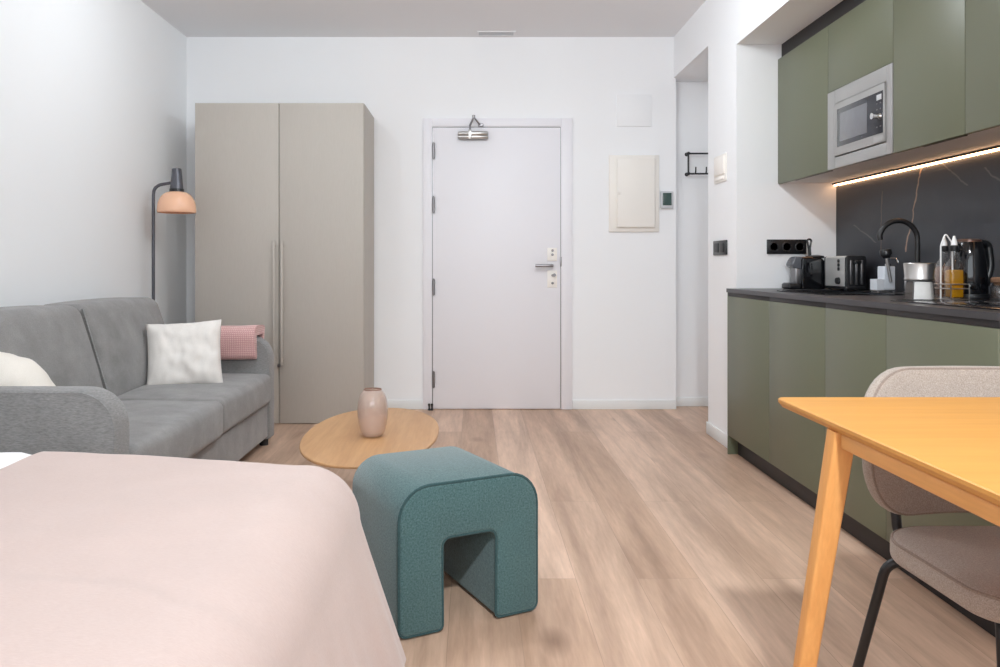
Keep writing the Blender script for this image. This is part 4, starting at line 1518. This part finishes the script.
# top with an undercut bevelled edge
b = bm_new()
top = round_poly([(TX0, TY0), (TX1, TY0), (TX1, TY1), (TX0, TY1)], [0.018] * 4, 6)
ins = round_poly([(TX0 + 0.007, TY0 + 0.007), (TX1 - 0.007, TY0 + 0.007), (TX1 - 0.007, TY1 - 0.007), (TX0 + 0.007, TY1 - 0.007)], [0.018] * 4, 6)
zs = [(ins, TH - 0.018), (top, TH - 0.008), (top, TH - 0.002), (round_poly([(TX0 + 0.002, TY0 + 0.002), (TX1 - 0.002, TY0 + 0.002), (TX1 - 0.002, TY1 - 0.002), (TX0 + 0.002, TY1 - 0.002)], [0.018] * 4, 6), TH)]
rs = [[b.verts.new((x, y, z)) for x, y in pl_] for pl_, z in zs]
for A, B in zip(rs, rs[1:]):
    for k in range(len(A)):
        b.faces.new((A[k], A[(k + 1) % len(A)], B[(k + 1) % len(B)], B[k]))
b.faces.new(rs[0])
b.faces.new(rs[-1])
bmesh.ops.recalc_face_normals(b, faces=b.faces)
part('tabletop', b, BEECH_TOP, t, sharp=25)


def tleg(x, y, sx, sy):
    b = bm_new()
    w0, w1 = 0.0205, 0.0155
    zt = TH - 0.0182
    fx, fy = x + sx * 0.040, y + sy * 0.150
    ring = []
    for (px, py, w, z) in ((fx, fy, w1, 0.0), (x, y, w0, zt)):
        ring.append([b.verts.new((px + ax * w, py + ay * w, z)) for ax, ay in ((-1, -1), (1, -1), (1, 1), (-1, 1))])
    for k in range(4):
        b.faces.new((ring[0][k], ring[0][(k + 1) % 4], ring[1][(k + 1) % 4], ring[1][k]))
    b.faces.new(ring[0])
    b.faces.new(ring[1])
    bmesh.ops.recalc_face_normals(b, faces=b.faces)
    es = [e for e in b.edges if abs(e.verts[0].co.z - e.verts[1].co.z) > 0.1]
    bmesh.ops.bevel(b, geom=es, offset=0.006, segments=3, affect='EDGES', profile=0.5)
    part('leg', b, BEECH, t)


LGX, LGY = 0.022, 0.262
for sx, x in ((-1, TX0 + LGX), (1, TX1 - LGX)):
    for sy, y in ((-1, TY0 + LGY - 0.03), (1, TY1 - LGY)):
        tleg(x, y, sx, sy)
for x in (TX0 + 0.019, TX1 - 0.019):
    b = bm_new()
    rp = round_poly([(TY0 + LGY - 0.01, 0), (TY1 - LGY - 0.022, 0), (TY1 - LGY - 0.022, 0.048), (TY0 + LGY - 0.01, 0.048)], [0.012] * 4, 5)
    box(b, x - 0.011, x + 0.011, TY0 + LGY - 0.005, TY1 - LGY - 0.024, TH - 0.046, TH - 0.0185, 0.004, 3)
    part('side_rail', b, BEECH_E, t)
for y in (TY0 + 0.25, TY1 - 0.27):
    part('cross_rail', bx(TX0 + 0.032, TX1 - 0.032, y - 0.010, y + 0.010, TH - 0.046, TH - 0.0185, 0.003), BEECH_E, t)

# ------------------------------------------------------------------ dining chair
CX, CYB = 1.140, 1.86
t = thing('dining_chair', 'beige tweed dining chair with black metal legs at the far side of the table', 'chair', (CX, 1.6, 0))


def seat_fn(c):
    return c


seat_poly = round_poly([(-0.235, -0.215), (0.235, -0.215), (0.25, 0.20), (-0.25, 0.20)], [0.09, 0.09, 0.12, 0.12], 10)
SZ = 0.452
SYC = 1.575
b = prism(bm_new(), seat_poly, 0.052, Matrix.Translation((CX, SYC, SZ - 0.052)), 0.016, 4)
seat = part('seat', b, CHAIRF, t, sharp=60)
b = bm_new()
for z in (SZ - 0.010,):
    tube(b, [(CX + x * 0.985, SYC + y * 0.985, z + 0.004) for x, y in seat_poly], 0.0035, 6, closed=True)
part('piping', b, CHAIRP, seat)

# curved upholstered back: (u, w) rounded rectangle bent around the sitter
BW, BH, BT = 0.255, 0.168, 0.036
BZC = 0.630


def bend(u, w, off):
    """u across, w up (from centre); off = distance in front of the middle surface."""
    Rr = 0.55
    a = u / Rr
    tilt = 0.13 * w
    rr = Rr - off
    x = CX + rr * math.sin(a)
    y = CYB - 0.01 + tilt - Rr + rr * math.cos(a)
    return Vector((x, y, BZC + w))


def back_shell():
    b = bm_new()
    rings = []
    bp = round_poly([(-BW, -BH), (BW, -BH), (BW, BH), (-BW, BH)], [0.115, 0.115, 0.135, 0.135], 10)
    # densify
    dense = []
    for i in range(len(bp)):
        p, q = Vector(bp[i]), Vector(bp[(i + 1) % len(bp)])
        k = max(1, int((q - p).length / 0.02))
        dense += [p.lerp(q, j / k) for j in range(k)]
    layers = []
    r = 0.016
    for k in range(7):
        a = -PI / 2 + PI * k / 6
        s = r * (1 - math.cos(a))
        off = (BT / 2 - r) * (1 if a > 0 else -1 if a < 0 else 0) + r * math.sin(a)
        layers.append((s, off))
    full = []
    for f in (0.0, 0.2, 0.4, 0.6, 0.8):
        full.append((None, -BT / 2, f))
    for s, off in layers:
        full.append((s, off, None))
    for f in (0.8, 0.6, 0.4, 0.2, 0.0):
        full.append((None, BT / 2, f))
    for s, off, f in full:
        ring = []
        if f == 0.0:
            ring = [b.verts.new(bend(0, 0, off + math.copysign(0.010, off)))]
        else:
            for p in dense:
                if f is None:
                    L = p.length
                    q = p * ((L - s) / L)
                    o = off
                else:
                    q = p * ((p.length - r) / p.length) * f
                    o = off + math.copysign(0.010 * (1 - f * f), off)
                ring.append(b.verts.new(bend(q.x, q.y, o)))
        rings.append(ring)
    for A, B in zip(rings, rings[1:]):
        n = max(len(A), len(B))
        for k in range(n):
            vs = []
            for v in (A[k % len(A)], A[(k + 1) % n % len(A)], B[(k + 1) % n % len(B)], B[k % len(B)]):
                if v not in vs:
                    vs.append(v)
            if len(vs) > 2:
                b.faces.new(vs)
    bmesh.ops.recalc_face_normals(b, faces=b.faces)
    return b, dense


bb, dense = back_shell()
back = part('backrest', bb, CHAIRF, t, sharp=60)
b = bm_new()
tube(b, [bend(p.x * (p.length - 0.006) / p.length, p.y * (p.length - 0.006) / p.length, BT / 2 - 0.006) for p in dense], 0.0035, 6, closed=True)
part('piping', b, CHAIRP, back)
for s in (-1, 1):
    b = bm_new()
    p0 = bend(s * 0.162, -0.10, -BT / 2 - 0.004)
    p1 = bend(s * 0.162, -BH, -BT / 2 + 0.008)
    tube(b, smooth_path([p0, p1, (p1.x, p1.y - 0.005, SZ - 0.03), (p1.x - s * 0.02, 1.70, SZ - 0.062)], 0.03), 0.011, 12)
    part('back_support', b, BLACKM, t, 'black metal tube joining back and seat')
for s in (-1, 1):
    b = bm_new()
    tube(b, smooth_path([(CX + s * 0.16, 1.70, SZ - 0.063), (CX + s * 0.235, 1.715, SZ - 0.060), (CX + s * 0.29, 1.80, 0.0)], 0.05), 0.0105, 12)
    part('leg', b, BLACKM, t)
    b = bm_new()
    tube(b, smooth_path([(CX + s * 0.16, 1.46, SZ - 0.063), (CX + s * 0.190, 1.41, SZ - 0.060), (CX + s * 0.205, 1.36, 0.0)], 0.05), 0.0105, 12)
    part('leg', b, BLACKM, t)
b = bm_new()
for s in (-1, 1):
    tube(b, [(CX + s * 0.16, 1.42, SZ - 0.063), (CX + s * 0.16, 1.75, SZ - 0.063)], 0.0105, 10)
for y in (1.46, 1.70):
    tube(b, [(CX - 0.17, y, SZ - 0.063), (CX + 0.17, y, SZ - 0.063)], 0.0105, 10)
part('seat_frame', b, BLACKM, t)
